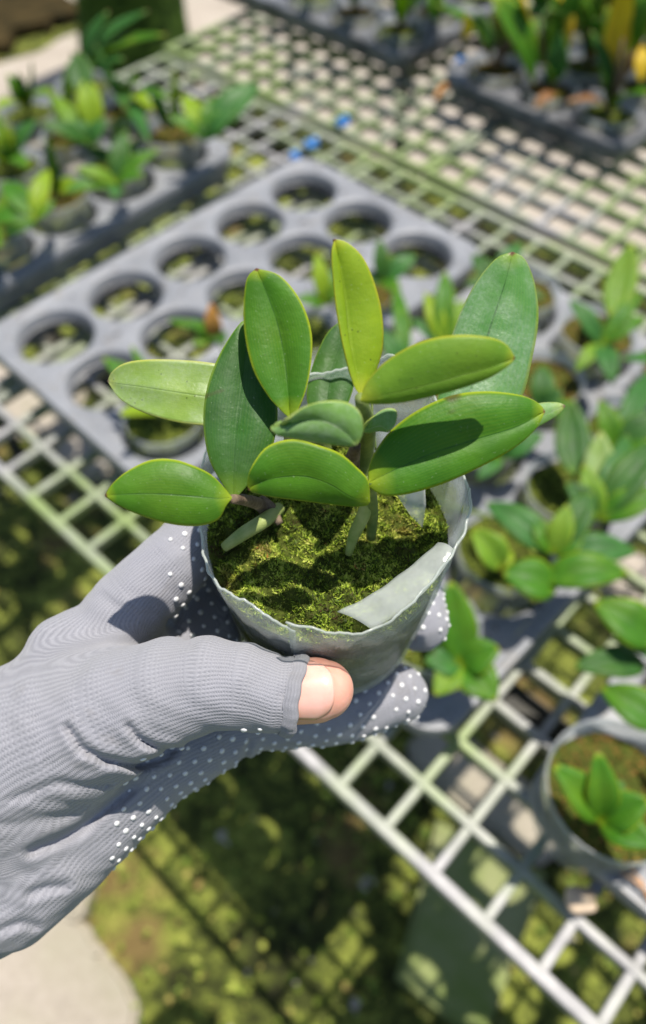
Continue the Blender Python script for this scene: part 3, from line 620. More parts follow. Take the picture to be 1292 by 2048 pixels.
# mossy trunk beyond the bench
def trunk():
    c = at(272, 140, GZ); n = 28; V = []; K = 14
    for k in range(K + 1):
        z = GZ - .03 + k * .14; r = .155 * (1 + .25 * math.exp(-k / 1.3)) * (1 - k * .008)
        for q in range(n):
            th = 2 * math.pi * q / n; rr = r * (1 + .07 * math.sin(5 * th + k * .3) + .04 * math.sin(11 * th + k))
            V.append((c[0] + rr * math.cos(th) + .01 * k, c[1] + rr * math.sin(th), z))
    Fc = [(k * n + q, k * n + (q + 1) % n, (k + 1) * n + (q + 1) % n, (k + 1) * n + q) for k in range(K) for q in range(n)]
    o = empty('mossy_trunk', (c[0], c[1], GZ)); tag(o, 'dark mossy trunk standing on the path behind the upper left seedlings', 'trunk')
    t = mesh_from('trunk', [np.array(v) - [c[0], c[1], GZ] for v in V], Fc, M['post'], o)
    N = 2600; V = []; Fc = []
    for _ in range(N):
        th = rng.uniform(0, 6.28); z = rng.uniform(0, 1.9); r = .158; s = rng.uniform(.012, .035)
        p = np.array([r * math.cos(th) + .01 * z / .14, r * math.sin(th), z]); dd = np.array([math.cos(th) * .6, math.sin(th) * .6, -.5 + rng.uniform(-.3, .4)]) * s; w = np.array([-math.sin(th), math.cos(th), 0]) * s * .25
        n0 = len(V); V += [p - w, p + w, p + dd]; Fc.append((n0, n0 + 1, n0 + 2))
    mesh_from('hanging_moss', V, Fc, M['post'], o, False)
trunk()
# ================================================================ held plant
PC = np.array([.0003, .1440, .365])                      # pot foot centre
def pr(z): return np.minimum(.0335 + (z - .365) * .0085 / .069, .0414 + (z - .43) * .03)      # pot radius at height z
hp = empty('held_orchid', PC); tag(hp, 'young orchid with thick oval leaves in a torn milky sleeve held in the glove', 'potted plant')
RT = [(182, .434), (195, .430), (215, .433), (234, .438), (246, .435), (255, .429),
      (256, .437), (267, .4362), (279, .433), (290, .434), (305, .439), (325, .444), (345, .447), (352, .448), (358, .449),
      (14, .449), (29, .456), (53, .466), (62, .4675), (72, .460), (93, .455), (124, .455), (153, .450), (168, .441)]      # angle, rim height of the torn sleeve
front1 = sorted(RT[0:6]); front2 = sorted(RT[6:15]); back = sorted(RT[15:])
def sleeve():
    V = []; Fc = []; b = MB()
    def sheet(tab, th0, th1, n, off=0.0, ztop=0.0, curl=.0):
        tt = np.array([t[0] for t in tab]); zz = np.array([t[1] for t in tab]); K = 16; V = []
        for k in range(n + 1):
            th = th0 + (th1 - th0) * k / n; zt = np.interp(th, tt, zz) + ztop + .00025 * math.sin(th * 1.7) + .0002 * math.sin(th * .6)
            for q in range(K + 1):
                t = q / K; z = .365 + (zt - .365) * t; r = pr(z) + off + .0006 * math.sin(math.radians(th) * 5 + z * 90) * t + .0003 * math.sin(th * .5 + z * 300) * t
                r += curl * max(0, t - .85) ** 2 * 10
                a = math.radians(th); V.append((r * math.cos(a), r * math.sin(a), z - PC[2]))
        b.tube(V[K::K + 1], .00017, 6, 1)  # added bead in whiter plastic stands in for light caught by the edge
        b.add(V, [(k * (K + 1) + q, (k + 1) * (K + 1) + q, (k + 1) * (K + 1) + q + 1, k * (K + 1) + q + 1) for k in range(n) for q in range(K)])
    lo = front1[0][0]; hi = front1[-1][0]
    sheet(front1, lo, hi + 1.0, 40); sheet(front2, hi - 1.5, front2[-1][0], 60, .0007, 0, .0012)
    bk = back + [(lo, front1[0][1])]; bk = [(front2[-1][0] - 360, front2[-1][1])] + bk
    sheet(sorted(bk), front2[-1][0] - 360, lo, 90, .0003)
    b.lathe([(pr(.365), 0), (pr(.365) - .003, -.0012), (.001, -.0008)], 48)
    o = b.build('sleeve', [M['sleeve'], M['flap']], hp, True); sd = o.modifiers.new('thick', 'SOLIDIFY'); sd.thickness = .0003
    # torn flap folding in over the moss at the front right
    b = MB(); lowr = []
    for th_ in np.linspace(287, 331, 8):
        z_ = float(np.interp(th_, [t[0] for t in front2], [t[1] for t in front2])) - .0003; r_ = float(pr(z_)) + .0010
        lowr.append(PC * [1, 1, 0] + np.array([r_ * math.cos(math.radians(th_)), r_ * math.sin(math.radians(th_)), z_]))
    lowr = resample(lowr, 20)
    upr = resample([at(*p) for p in ((674, 1223, .4310), (740, 1190, .4350), (800, 1148, .4385), (840, 1116, .441), (876, 1084, .443))], 20)
    V = []
    for k in range(20):
        for q in range(9):
            t = q / 8; p = lowr[k] * (1 - t) + upr[k] * t; p = p + np.array([0, 0, .0012 * math.sin(math.pi * t) + .0003 * math.sin(k * 1.3) * t]); V.append(p - PC)
    b.add(V, [(k * 9 + q, (k + 1) * 9 + q, (k + 1) * 9 + q + 1, k * 9 + q + 1) for k in range(19) for q in range(8)])
    o = b.build('torn_flap', M['flap'], hp, True); sd = o.modifiers.new('thick', 'SOLIDIFY'); sd.thickness = .0003
    # inner strip of plastic hanging over the moss at the back right
    b = MB(); tri = [(790, 985, .446), (850, 975, .446), (852, 1010, .438), (845, 1055, .431), (820, 1030, .434)]
    b.add([at(*p) - PC for p in tri], [(0, 4, 2, 1), (4, 3, 2)]); o = b.build('torn_flap', M['flap'], hp, True); sd = o.modifiers.new('thick', 'SOLIDIFY'); sd.thickness = .0003
sleeve()
def moss():
    def zf(x, y):
        r2 = (x * x + y * y) / .04 ** 2
        return .4255 - PC[2] + .0022 * math.sin(x * 170 + 1) * math.cos(y * 190) + .0013 * math.sin(x * 420 + y * 300) + .0010 * math.sin(x * 1000 + 2 * math.sin(y * 500)) * math.sin(y * 900 + 1) - .0030 * r2 + .001 * (y > 0)
    V = [(0, 0, zf(0, 0))]; n = 60; K = 14; R = .0398
    for k in range(1, K + 1):
        for q in range(n):
            th = 2 * math.pi * q / n; x, y = R * k / K * math.cos(th), R * k / K * math.sin(th); V.append((x, y, zf(x, y)))
    Fc = [(0, 1 + q, 1 + (q + 1) % n) for q in range(n)]
    for k in range(K - 1): Fc += [(1 + k * n + q, 1 + (k + 1) * n + q, 1 + (k + 1) * n + (q + 1) % n, 1 + k * n + (q + 1) % n) for q in range(n)]
    o0 = len(V)   # side wall of the moss plug
    for z, f in ((.055, .985), (.03, .93), (.004, .84)):
        for q in range(n): th = 2 * math.pi * q / n; V.append((R * f * math.cos(th), R * f * math.sin(th), z))
    last = 1 + (K - 1) * n
    for s in range(3):
        a = last if s == 0 else o0 + (s - 1) * n; c = o0 + s * n
        Fc += [(a + q, c + q, c + (q + 1) % n, a + (q + 1) % n) for q in range(n)]
    mi = [0] * len(Fc); nb = len(V)
    bV, bF = blades(0, 0, .0392, zf, 52000, .0006, .0020, 3)
    V += [tuple(v) for v in bV]; Fc += [tuple(f + nb) for f in bF]; mi += [1] * len(bF)
    mesh_from('moss', V, Fc, [M['bed'], M['moss']], hp, False, mi)
moss()
def hs(name, pts, R, mat, n=10):
    P = resample([at(*p) - PC for p in pts], 14); rr = np.interp(np.linspace(0, 1, 14), np.linspace(0, 1, len(R)), R)
    b = MB(); b.tube([tuple(p) for p in P], [float(x) for x in rr], n); return b.build(name, M[mat], hp, True)
hs('stem', [(585, 985, .428), (588, 930, .440), (582, 880, .461), (581, 838, .476)], [.0022, .0028, .0024, .0012], 'sheath')
hs('stem', [(545, 1035, .430), (520, 1010, .436), (490, 1000, .452), (463, 998, .4625)], [.0022, .002, .0018, .0013], 'stem_brown')
hs('stem', [(725, 980, .428), (730, 900, .444), (733, 850, .468), (721, 796, .487)], [.0022, .003, .0028, .0016], 'stem')
hs('stem', [(700, 985, .430), (703, 930, .446), (712, 890, .46)], [.002, .0028, .0015], 'stem_brown')
hs('stem', [(742, 1075, .428), (745, 1030, .440), (742, 990, .455), (738, 960, .4665)], [.0016, .0019, .0018, .0014], 'stem')
hs('root', [(448, 1095, .4265), (490, 1065, .431), (530, 1040, .4335), (560, 1015, .432)], [.0016, .0023, .0024, .002], 'root')
hs('root', [(697, 1108, .4270), (708, 1070, .434), (725, 1035, .442), (742, 985, .452)], [.0012, .0020, .0021, .0018], 'root')
hs('dead_stem', [(560, 1048, .431), (540, 1015, .4335), (520, 995, .436)], [.0012, .0022, .0012], 'stem_brown')
hs('fern_thread', [(880, 770, .455), (855, 800, .448), (838, 830, .444)], [.0004, .0004, .0003], 'stem', 5)
hs('fern_thread', [(744, 800, .45), (745, 840, .445), (752, 900, .436)], [.0004, .0005, .0004], 'stem', 5)
# ---- leaves (photo pixel, height) : mid, left edge, right edge
hero_leaf(hp, 'leaf', [(581, 838, .462), (577, 790, .4685), (570, 720, .4775), (556, 650, .4875), (535, 590, .4965), (513, 538, .5045)],
          [(563, 822, .4655), (535, 790, .470), (507, 740, .477), (492, 680, .4845), (488, 620, .4925), (494, 560, .5015)],
          [(592, 828, .465), (612, 780, .472), (623, 720, .480), (622, 660, .488), (600, 600, .4965), (560, 553, .5025)], .10, off=0.014)
hero_leaf(hp, 'leaf_deep', [(467, 1000, .4445), (468, 940, .4535), (474, 860, .4635), (484, 780, .4720), (492, 700, .4815), (500, 640, .4875)],
          [(450, 975, .449), (420, 920, .457), (408, 850, .465), (414, 780, .4735), (440, 710, .481), (480, 648, .488)],
          [(490, 975, .448), (530, 930, .4535), (552, 860, .462), (553, 790, .4695), (545, 710, .479), (522, 655, .486)], .10, off=0.014)
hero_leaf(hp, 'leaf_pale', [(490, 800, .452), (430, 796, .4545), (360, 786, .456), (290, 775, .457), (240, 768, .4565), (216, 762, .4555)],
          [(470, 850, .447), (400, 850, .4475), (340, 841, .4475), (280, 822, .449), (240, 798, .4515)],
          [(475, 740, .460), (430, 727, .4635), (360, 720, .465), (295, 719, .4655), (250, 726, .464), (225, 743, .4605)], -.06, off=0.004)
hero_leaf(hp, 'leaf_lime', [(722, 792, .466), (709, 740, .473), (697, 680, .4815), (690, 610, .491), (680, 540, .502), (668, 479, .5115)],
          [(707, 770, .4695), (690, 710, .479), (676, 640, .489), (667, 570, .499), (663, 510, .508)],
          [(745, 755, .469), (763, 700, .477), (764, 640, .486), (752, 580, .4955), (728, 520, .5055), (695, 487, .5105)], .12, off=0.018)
hero_leaf(hp, 'leaf_olive', [(722, 800, .467), (790, 785, .471), (860, 768, .475), (930, 748, .478), (985, 733, .4795), (1028, 717, .480)],
          [(735, 765, .472), (775, 722, .479), (840, 685, .4865), (910, 671, .490), (975, 675, .489), (1010, 690, .485)],
          [(745, 806, .4655), (800, 803, .4665), (860, 791, .4695), (920, 775, .4725), (975, 755, .4755), (1012, 733, .4785)], .12, off=0.025)
hero_leaf(hp, 'leaf', [(738, 965, .446), (800, 935, .451), (870, 905, .4555), (950, 880, .4595), (1030, 855, .4625), (1088, 824, .4635)],
          [(742, 925, .451), (775, 870, .459), (830, 825, .4665), (900, 793, .4715), (970, 784, .473), (1040, 792, .4705), (1075, 808, .4665)],
          [(742, 975, .444), (770, 990, .4425), (820, 986, .4435), (890, 965, .4475), (960, 933, .452), (1030, 893, .457), (1070, 857, .461)], .12, off=0.02)
hero_leaf(hp, 'leaf_glossy', [(905, 905, .418), (925, 830, .427), (950, 750, .437), (978, 660, .449), (1008, 570, .463), (1024, 505, .4735)],
          [(875, 860, .423), (875, 800, .430), (890, 720, .440), (915, 640, .451), (950, 570, .4615), (990, 520, .4705)],
          [(985, 880, .419), (1040, 800, .427), (1062, 720, .4375), (1075, 640, .4485), (1068, 570, .459), (1048, 520, .468)], .10, off=0.03)
hero_leaf(hp, 'leaf_deep', [(650, 850, .438), (655, 800, .4435), (664, 740, .4505), (680, 690, .457), (692, 645, .463)],
          [(625, 835, .4395), (614, 790, .444), (625, 735, .4505), (650, 675, .459), (675, 648, .463)],
          [(680, 835, .4395), (702, 790, .4445), (712, 740, .4505), (710, 690, .457), (700, 655, .462)], .1, off=0.008)
hero_leaf(hp, 'leaf_dusty', [(560, 852, .461), (590, 842, .4645), (630, 838, .467), (665, 848, .4665), (692, 866, .4625), (713, 889, .457)],
          [(575, 838, .468), (605, 815, .472), (645, 803, .4735), (690, 805, .472), (718, 825, .468), (724, 860, .4615)],
          [(542, 856, .460), (550, 867, .459), (590, 876, .4585), (640, 884, .4575), (685, 889, .457)], .16, off=0.031)
hero_leaf(hp, 'leaf', [(738, 1003, .4395), (700, 992, .446), (660, 968, .4505), (610, 952, .4525), (550, 955, .4525), (512, 967, .450), (497, 978, .4475)],
          [(734, 960, .449), (712, 935, .4535), (680, 908, .459), (640, 892, .4625), (585, 879, .465), (535, 893, .4635), (505, 930, .459), (496, 960, .452)],
          [(730, 1009, .4365), (700, 1010, .438), (640, 1004, .4405), (580, 997, .4430), (530, 989, .445), (505, 982, .4465)], .10, off=0.022)
hero_leaf(hp, 'leaf_dusty', [(724, 860, .454), (742, 855, .457), (762, 851, .459), (778, 862, .4575)],
          [(732, 848, .4595), (752, 828, .4625), (775, 817, .4645), (792, 822, .4635), (790, 845, .460)],
          [(735, 864, .4535), (755, 860, .455), (770, 861, .4565)], .1, off=0.022)
hero_leaf(hp, 'leaf', [(462, 996, .4475), (430, 997, .4505), (380, 992, .453), (320, 988, .4545), (260, 988, .4545), (212, 991, .4535)],
          [(450, 1012, .4465), (435, 1038, .4435), (400, 1050, .4425), (350, 1048, .4435), (290, 1032, .4465), (240, 1010, .4505)],
          [(445, 975, .4505), (420, 950, .455), (385, 932, .459), (345, 920, .461), (300, 922, .461), (255, 944, .459), (225, 970, .4565)], .10, off=0.016)
hero_leaf(hp, 'leaf_dusty', [(840, 955, .440), (950, 895, .448), (1050, 848, .453), (1129, 812, .456)],
          [(860, 920, .445), (960, 860, .453), (1060, 813, .457), (1110, 806, .457)], [(860, 950, .439), (950, 920, .443), (1050, 866, .449), (1110, 832, .453)], .1)
hs('stem', [(800, 965, .426), (850, 940, .436), (905, 905, .447)], [.002, .0024, .0013], 'stem')
hs('stem', [(830, 985, .426), (835, 970, .433), (842, 955, .440)], [.0016, .0018, .0012], 'stem')
hs('stem', [(520, 985, .426), (505, 900, .440), (490, 800, .456)], [.002, .0022, .0012], 'stem')
hs('stem', [(655, 950, .426), (652, 900, .436), (650, 850, .446)], [.002, .0022, .0012], 'stem')
# ================================================================ hand and glove
def cs(px, py, d): return np.array([(px - 646) / F * d, -(py - 1024) / F * d, d])
mm = .001
# chains: (photo px, photo py, camera depth, radius mm)
CH = {
 'thumb': [(597, 1391, .2400, 11.7), (540, 1386, .2395, 12.3), (480, 1370, .2390, 13.2), (410, 1368, .2400, 14.8), (330, 1385, .2425, 17), (240, 1420, .2460, 19.5), (130, 1470, .2520, 23), (0, 1540, .2590, 27), (-140, 1610, .265, 29), (-300, 1690, .272, 29)],
 'index': [(560, 930, .3120, 9.5), (470, 980, .2950, 10.5), (410, 1060, .2800, 12.0), (352, 1124, .2720, 12.8), (268, 1205, .2690, 13.6), (190, 1305, .2670, 15.2), (105, 1400, .2660, 17.5), (0, 1512, .2660, 24), (-140, 1590, .268, 27)],
 'ulnar': [(800, 1386, .3020, 11.0), (755, 1400, .3000, 11.8), (680, 1425, .2970, 12), (600, 1430, .2920, 12), (500, 1430, .2880, 13.5), (400, 1462, .2820, 17), (300, 1515, .2780, 18.5), (200, 1595, .2740, 21), (100, 1675, .2700, 24), (0, 1745, .2680, 26), (-140, 1790, .268, 28)],
 'palm': [(420, 1200, .3040, 15), (380, 1320, .2950, 19), (280, 1400, .2860, 24), (150, 1490, .2780, 26.5), (0, 1560, .272, 30)],
 'middle': [(838, 1243, .3080, 12.0), (820, 1150, .322, 11.5), (740, 1060, .334, 11.5), (620, 1020, .338, 12), (520, 1100, .326, 13), (420, 1200, .310, 14)],
}
CH3 = {k: np.array([np.r_[cs(*c[:3]), c[3] * mm] for c in v]) for k, v in CH.items()}
def capd(P, a, b):
    "round cone distance (approximate) from points P to a->b"
    pa = P - a[:3]; ba = b[:3] - a[:3]; L = ba @ ba; t = np.clip(pa @ ba / L, 0, 1)
    return np.linalg.norm(pa - t[:, None] * ba, axis=1) - (a[3] + (b[3] - a[3]) * t), t
def chain_d(P, ch):
    best = None
    for k in range(len(ch) - 1):
        d, _ = capd(P, ch[k], ch[k + 1]); best = d if best is None else np.minimum(best, d)
    return best
def smin(a, b, k):
    h = np.clip(.5 + .5 * (b - a) / k, 0, 1); return b * (1 - h) + a * h - k * h * (1 - h)
CREASE = [  # photo polylines of the folds in the knit, half width px, depth mm
    ([(135, 1455), (165, 1500), (215, 1522), (275, 1532), (335, 1512)], 8, 2.6),
    ([(255, 1452), (278, 1478), (310, 1496), (350, 1500)], 7, 2.4),
    ([(20, 1600), (60, 1585), (110, 1565), (165, 1572), (215, 1568)], 8, 1.2),
    ([(60, 1705), (120, 1680), (165, 1655), (215, 1615), (262, 1580)], 9, 2.4),
    ([(0, 1650), (80, 1640), (150, 1628)], 10, .8),
    ([(335, 1238), (365, 1262), (380, 1290)], 8, 1.0),
    ([(205, 1190), (250, 1225), (300, 1232)], 7, .6),
    ([(60, 1790), (90, 1775), (130, 1772)], 9, 2.0),
    ([(0, 1860), (40, 1845), (70, 1850)], 8, 1.6),
    ([(500, 1480), (490, 1515), (478, 1540)], 6, 1.6),
]
def seg2(px, py, poly):
    best = np.full(px.shape, 1e9)
    for (ax, ay), (bx, by) in zip(poly[:-1], poly[1:]):
        vx, vy = bx - ax, by - ay; t = np.clip(((px - ax) * vx + (py - ay) * vy) / (vx * vx + vy * vy), 0, 1)
        best = np.minimum(best, np.hypot(px - ax - t * vx, py - ay - t * vy))
    return best
THN = cs(597, 1391, .24) - cs(540, 1386, .2395); THN /= np.linalg.norm(THN)
TH0 = cs(594, 1391, .24)
POTC = (PC + [0, 0, .035] - C0) @ MW * [1, 1, -1]      # pot centre in camera space (depth positive)
def pot_sdf(P):
    Wd = C0 + (P * [1, 1, -1]) @ MW.T
    r = np.hypot(Wd[:, 0] - PC[0], Wd[:, 1] - PC[1]) - pr(Wd[:, 2]) - .0012
    return np.maximum(r, .3640 - Wd[:, 2])
def glove_f(P, off=0.0, cut=True):
    th = chain_d(P, CH3['thumb']); ix = chain_d(P, CH3['index']); ul = chain_d(P, CH3['ulnar']); pl = chain_d(P, CH3['palm']); mi = chain_d(P, CH3['middle'])
    f = smin(ix, ul, .010); f = smin(f, pl, .012); f = smin(f, mi, .004)
    # thumb joins the hand only towards its root
    kk = .004 + .012 * np.clip((.0 - (P - TH0) @ THN - .045) / .03, 0, 1)
    f = smin(f, th, kk)
    # knuckle bump
    kn = np.linalg.norm(P - cs(122, 1292, .262), axis=1) - .0095; f = smin(f, kn, .008)
    px = 646 + F * P[:, 0] / P[:, 2]; py = 1024 - F * P[:, 1] / P[:, 2]
    for poly, w, dm in CREASE:
        e = seg2(px, py, poly); f = f + dm * mm * np.exp(-(e / w) ** 2) - .35 * dm * mm * np.exp(-((e - w * 2.2) / (w * 1.3)) ** 2)
    f = f + .00035 * np.sin(P[:, 0] * 420 + 3 * np.sin(P[:, 1] * 210)) * np.sin(P[:, 1] * 380 + 1)
    sg = (P - TH0) @ THN; f = f + .0009 * np.exp(-((sg + .0052) / .0007) ** 2) * (th < .003)
    f = f + off
    f = np.maximum(f, -pot_sdf(P))
    return f
def surface_nets(fn, lo, hi, h):
    n = np.ceil((hi - lo) / h).astype(int) + 1
    ax = [lo[c] + h * np.arange(n[c]) for c in range(3)]
    G = np.empty(n, np.float32)
    YZ = np.stack(np.meshgrid(ax[1], ax[2], indexing='ij'), -1).reshape(-1, 2)
    st = 8
    for i in range(0, n[0], st):
        xs = ax[0][i:i + st]; P = np.concatenate([np.repeat(xs, len(YZ))[:, None], np.tile(YZ, (len(xs), 1))], 1)
        G[i:i + st] = fn(P).reshape(len(xs), n[1], n[2])
    ins = G < 0; cn = n - 1
    cnt = np.zeros(cn, np.int8)
    for a in (0, 1):
        for b_ in (0, 1):
            for c in (0, 1): cnt += ins[a:a + cn[0], b_:b_ + cn[1], c:c + cn[2]]
    act = (cnt > 0) & (cnt < 8); idx = np.argwhere(act); lab = np.full(cn, -1, np.int64); lab[act] = np.arange(len(idx))
    acc = np.zeros((len(idx), 3)); num = np.zeros(len(idx))
    cor = [(a, b_, c) for a in (0, 1) for b_ in (0, 1) for c in (0, 1)]
    for p in cor:
        for ax_ in range(3):
            if p[ax_] == 1: continue
            q = list(p); q[ax_] = 1
            gp = G[idx[:, 0] + p[0], idx[:, 1] + p[1], idx[:, 2] + p[2]]; gq = G[idx[:, 0] + q[0], idx[:, 1] + q[1], idx[:, 2] + q[2]]
            m = (gp < 0) != (gq < 0); t = np.where(m, gp / np.where(m, gp - gq, 1), 0)
            pos = idx + np.array(p, float); pos = pos.astype(float); pos[:, ax_] += t
            acc[m] += pos[m]; num[m] += 1
    V = lo + h * acc / num[:, None]; Fs = []
    for a in range(3):
        b_, c = (a + 1) % 3, (a + 2) % 3
        s0 = [slice(None)] * 3; s1 = [slice(None)] * 3; s0[a] = slice(0, -1); s1[a] = slice(1, None)
        e0, e1 = ins[tuple(s0)], ins[tuple(s1)]; E = np.argwhere(e0 != e1)
        E = E[(E[:, b_] > 0) & (E[:, c] > 0) & (E[:, b_] < cn[b_]) & (E[:, c] < cn[c])]
        flip = ins[E[:, 0], E[:, 1], E[:, 2]]
        def L(db, dc):
            I = E.copy(); I[:, b_] += db; I[:, c] += dc; return lab[I[:, 0], I[:, 1], I[:, 2]]
        q = np.stack([L(-1, -1), L(0, -1), L(0, 0), L(-1, 0)], 1); q[~flip] = q[~flip][:, ::-1]
        Fs.append(q)
    Fq = np.concatenate(Fs); Fq = Fq[(Fq >= 0).all(1)]
    return V, Fq
def to_world(P): return C0 + (P * [1, 1, -1]) @ MW.T
HB = C0 + MW @ np.array([-.05, -.09, -.26])
person = empty('person', HB); tag(person, 'hand in a grey knitted glove with white grip dots, bare thumb tip showing', 'person')
def with_cut(P):
    f = glove_f(P); dt = chain_d(P, CH3['thumb'][:4])
    s = (P - TH0) @ THN
    near = np.linalg.norm(P - TH0, axis=1) < .022
    lay = (P[:, 2] < .262)
    f = np.where(near & lay & (s > -.0005), np.maximum(f, .002), f); return f
def glove():
    lo = np.array([-.163, -.165, .215]); hi = np.array([.055, .035, .352]); h_ = .00115
    V, Fq = surface_nets(with_cut, lo, hi, h_)
    # one smoothing pass
    for it in range(2):
        acc = np.zeros_like(V); c = np.zeros(len(V))
        for a, b_ in ((0, 1), (1, 2), (2, 3), (3, 0)):
            np.add.at(acc, Fq[:, a], V[Fq[:, b_]]); np.add.at(acc, Fq[:, b_], V[Fq[:, a]]); np.add.at(c, Fq[:, a], 1); np.add.at(c, Fq[:, b_], 1)
        V = V * .5 + .5 * acc / np.maximum(c, 1)[:, None]
    # knit coordinates: r across the ribs, s along them, blended over the chains
    R_ = np.zeros(len(V)); S_ = np.zeros(len(V)); Wt = np.zeros(len(V))
    for name in ('thumb', 'index', 'ulnar', 'middle'):
        ch = CH3[name]; bd = np.full(len(V), 1e9); r_ = np.zeros(len(V)); s_ = np.zeros(len(V)); base = 0
        seg = np.linalg.norm(np.diff(ch[:, :3], axis=0), axis=1); wsum = np.zeros(len(V))
        for k in range(len(ch) - 1):
            a, b_ = ch[k], ch[k + 1]; d_, t = capd(V, a, b_)
            ax = (b_[:3] - a[:3]) / seg[k]; q = V - a[:3]; q = q - (q @ ax)[:, None] * ax
            e1 = np.cross(ax, [0, 0, 1.0]); e1 /= np.linalg.norm(e1); e2 = np.cross(ax, e1)
            if e2[2] > 0: e2 = -e2
            ang = np.arctan2(q @ e1, q @ e2)
            w = np.exp(-np.maximum(d_, -.01) / .0012); w = np.minimum(w, 1e6)
            r_ += w * ang; s_ += w * (base + t * seg[k]); wsum += w; bd = np.minimum(bd, d_); base += seg[k]
        r_ /= wsum; s_ /= wsum; w = np.exp(-np.maximum(bd, -.004) / .0022)
        R_ += w * r_; S_ += w * s_; Wt += w
    R_ /= Wt; S_ /= Wt
    return to_world(V) - HB, Fq, R_, S_
def knit():
    t = NT('grey_knit')
    a = t.n('Attribute'); a.attribute_name = 'rib'; b_ = t.n('Attribute'); b_.attribute_name = 'row'
    r = a.outputs['Fac']; s = b_.outputs['Fac']
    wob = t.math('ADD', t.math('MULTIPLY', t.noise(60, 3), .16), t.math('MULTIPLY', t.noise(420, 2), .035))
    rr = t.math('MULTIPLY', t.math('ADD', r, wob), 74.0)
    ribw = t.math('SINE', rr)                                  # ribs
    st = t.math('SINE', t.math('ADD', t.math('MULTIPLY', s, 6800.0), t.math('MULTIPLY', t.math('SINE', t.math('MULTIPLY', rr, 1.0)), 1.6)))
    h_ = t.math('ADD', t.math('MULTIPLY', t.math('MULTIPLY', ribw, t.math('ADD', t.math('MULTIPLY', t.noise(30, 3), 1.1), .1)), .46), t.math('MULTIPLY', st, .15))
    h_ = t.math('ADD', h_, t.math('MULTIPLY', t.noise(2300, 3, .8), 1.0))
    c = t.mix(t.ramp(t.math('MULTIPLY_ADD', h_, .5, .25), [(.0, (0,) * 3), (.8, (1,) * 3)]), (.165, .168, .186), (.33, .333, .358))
    c = t.mix(t.ramp(t.noise(25, 3), [(.35, (0,) * 3), (.7, (.35,) * 3)]), c, (.30, .305, .36))
    c = t.mix(t.ramp(t.noise(45, 5, .7, dist=.5), [(.58, (0,) * 3), (.75, (.45,) * 3)]), c, (.17, .155, .13))
    sp = t.ramp(t.noise(3200, 1), [(.70, (0,) * 3), (.78, (1,) * 3)]); c = t.mix(t.math('MULTIPLY', sp, .5), c, (.62, .62, .66))
    t.set(c, .85, .15); t.b.inputs['Sheen Weight'].default_value = .25
    t.bump(h_, .7, .00032); return t.m
M['knit'] = knit()
M['dot'] = simple('grip_dot', (.62, .62, .62), (.75, .76, .76), 300, .35, .5)
GV, GF, GR, GS = glove()
# grip dots: domes standing on the glove surface, laid in rows round each chain
def dots():
    V0 = []; F0 = []
    bm = bmesh.new(); bmesh.ops.create_icosphere(bm, subdivisions=2, radius=1); T = np.array([v.co[:] for v in bm.verts]); TF = [[v.index for v in f.verts] for f in bm.faces]; bm.free()
    placed = []
    def grad(p):
        e = 4e-4; q = np.array([p + [e, 0, 0], p - [e, 0, 0], p + [0, e, 0], p - [0, e, 0], p + [0, 0, e], p - [0, 0, e]]); f = with_cut(q); g_ = np.array([f[0] - f[1], f[2] - f[3], f[4] - f[5]]); return g_ / (np.linalg.norm(g_) + 1e-9)
    for name, rng_ang, s0, s1 in (('index', (-180, 180), .0, .095), ('ulnar', (-180, 180), -.008, .15), ('palm', (-180, 180), 0, .09), ('middle', (-180, 180), -.008, .14), ('thumb', (-180, 180), .0, .09)):
        ch = CH3[name]; seg = np.linalg.norm(np.diff(ch[:, :3], axis=0), axis=1); cum = np.r_[0, np.cumsum(seg)]
        k = 0; s = s0
        while s < min(s1, cum[-1]):
            i = max(0, min(len(seg) - 1, np.searchsorted(cum, s) - 1)); t = (s - cum[i]) / seg[i]
            a = ch[i, :3] + (ch[i + 1, :3] - ch[i, :3]) * t; ax = (ch[i + 1, :3] - ch[i, :3]) / seg[i]; rad = ch[i, 3] + (ch[i + 1, 3] - ch[i, 3]) * min(1, max(0, t))
            e1 = np.cross(ax, [0, 0, 1.0]); e1 /= np.linalg.norm(e1); e2 = np.cross(ax, e1)
            if e2[2] > 0: e2 = -e2
            n = max(6, int(2 * math.pi * rad / .0053))
            for q in range(n):
                th = 2 * math.pi * (q + .5 * (k % 2)) / n; dr = math.cos(th) * e2 + math.sin(th) * e1
                L = np.arange(.3, 2.4, .03)[:, None] * rad; P = a + dr * L; f = with_cut(P); cr = np.where(f > 0)[0]
                if len(cr) == 0 or cr[0] == 0: continue
                j = cr[0]; f0, f1 = f[j - 1], f[j]; p = P[j - 1] + (P[j] - P[j - 1]) * (-f0 / (f1 - f0 + 1e-9))
                px, py = 646 + F * p[0] / p[2], 1024 - F * p[1] / p[2]
                g_ = grad(p)
                if not palm_side(name, p, px, py, g_): continue
                if pot_sdf(p[None])[0] < .0012: continue
                if placed and np.min(np.linalg.norm(np.array(placed) - p, axis=1)) < .0042: continue
                placed.append(p)
                u = np.cross(g_, [1, .2, .1]); u /= np.linalg.norm(u); w = np.cross(g_, u)
                rd = .00098 * rng.uniform(.8, 1.12)
                if rng.random() < .05: continue
                X = T[:, :1] * rd * u + T[:, 1:2] * rd * w + T[:, 2:3] * .0006 * g_ + p
                n0 = len(V0); V0.extend(to_world(X)); F0.extend([[n0 + z for z in f_] for f_ in TF])
            s += .0046; k += 1
    return np.array(V0) - HB, F0
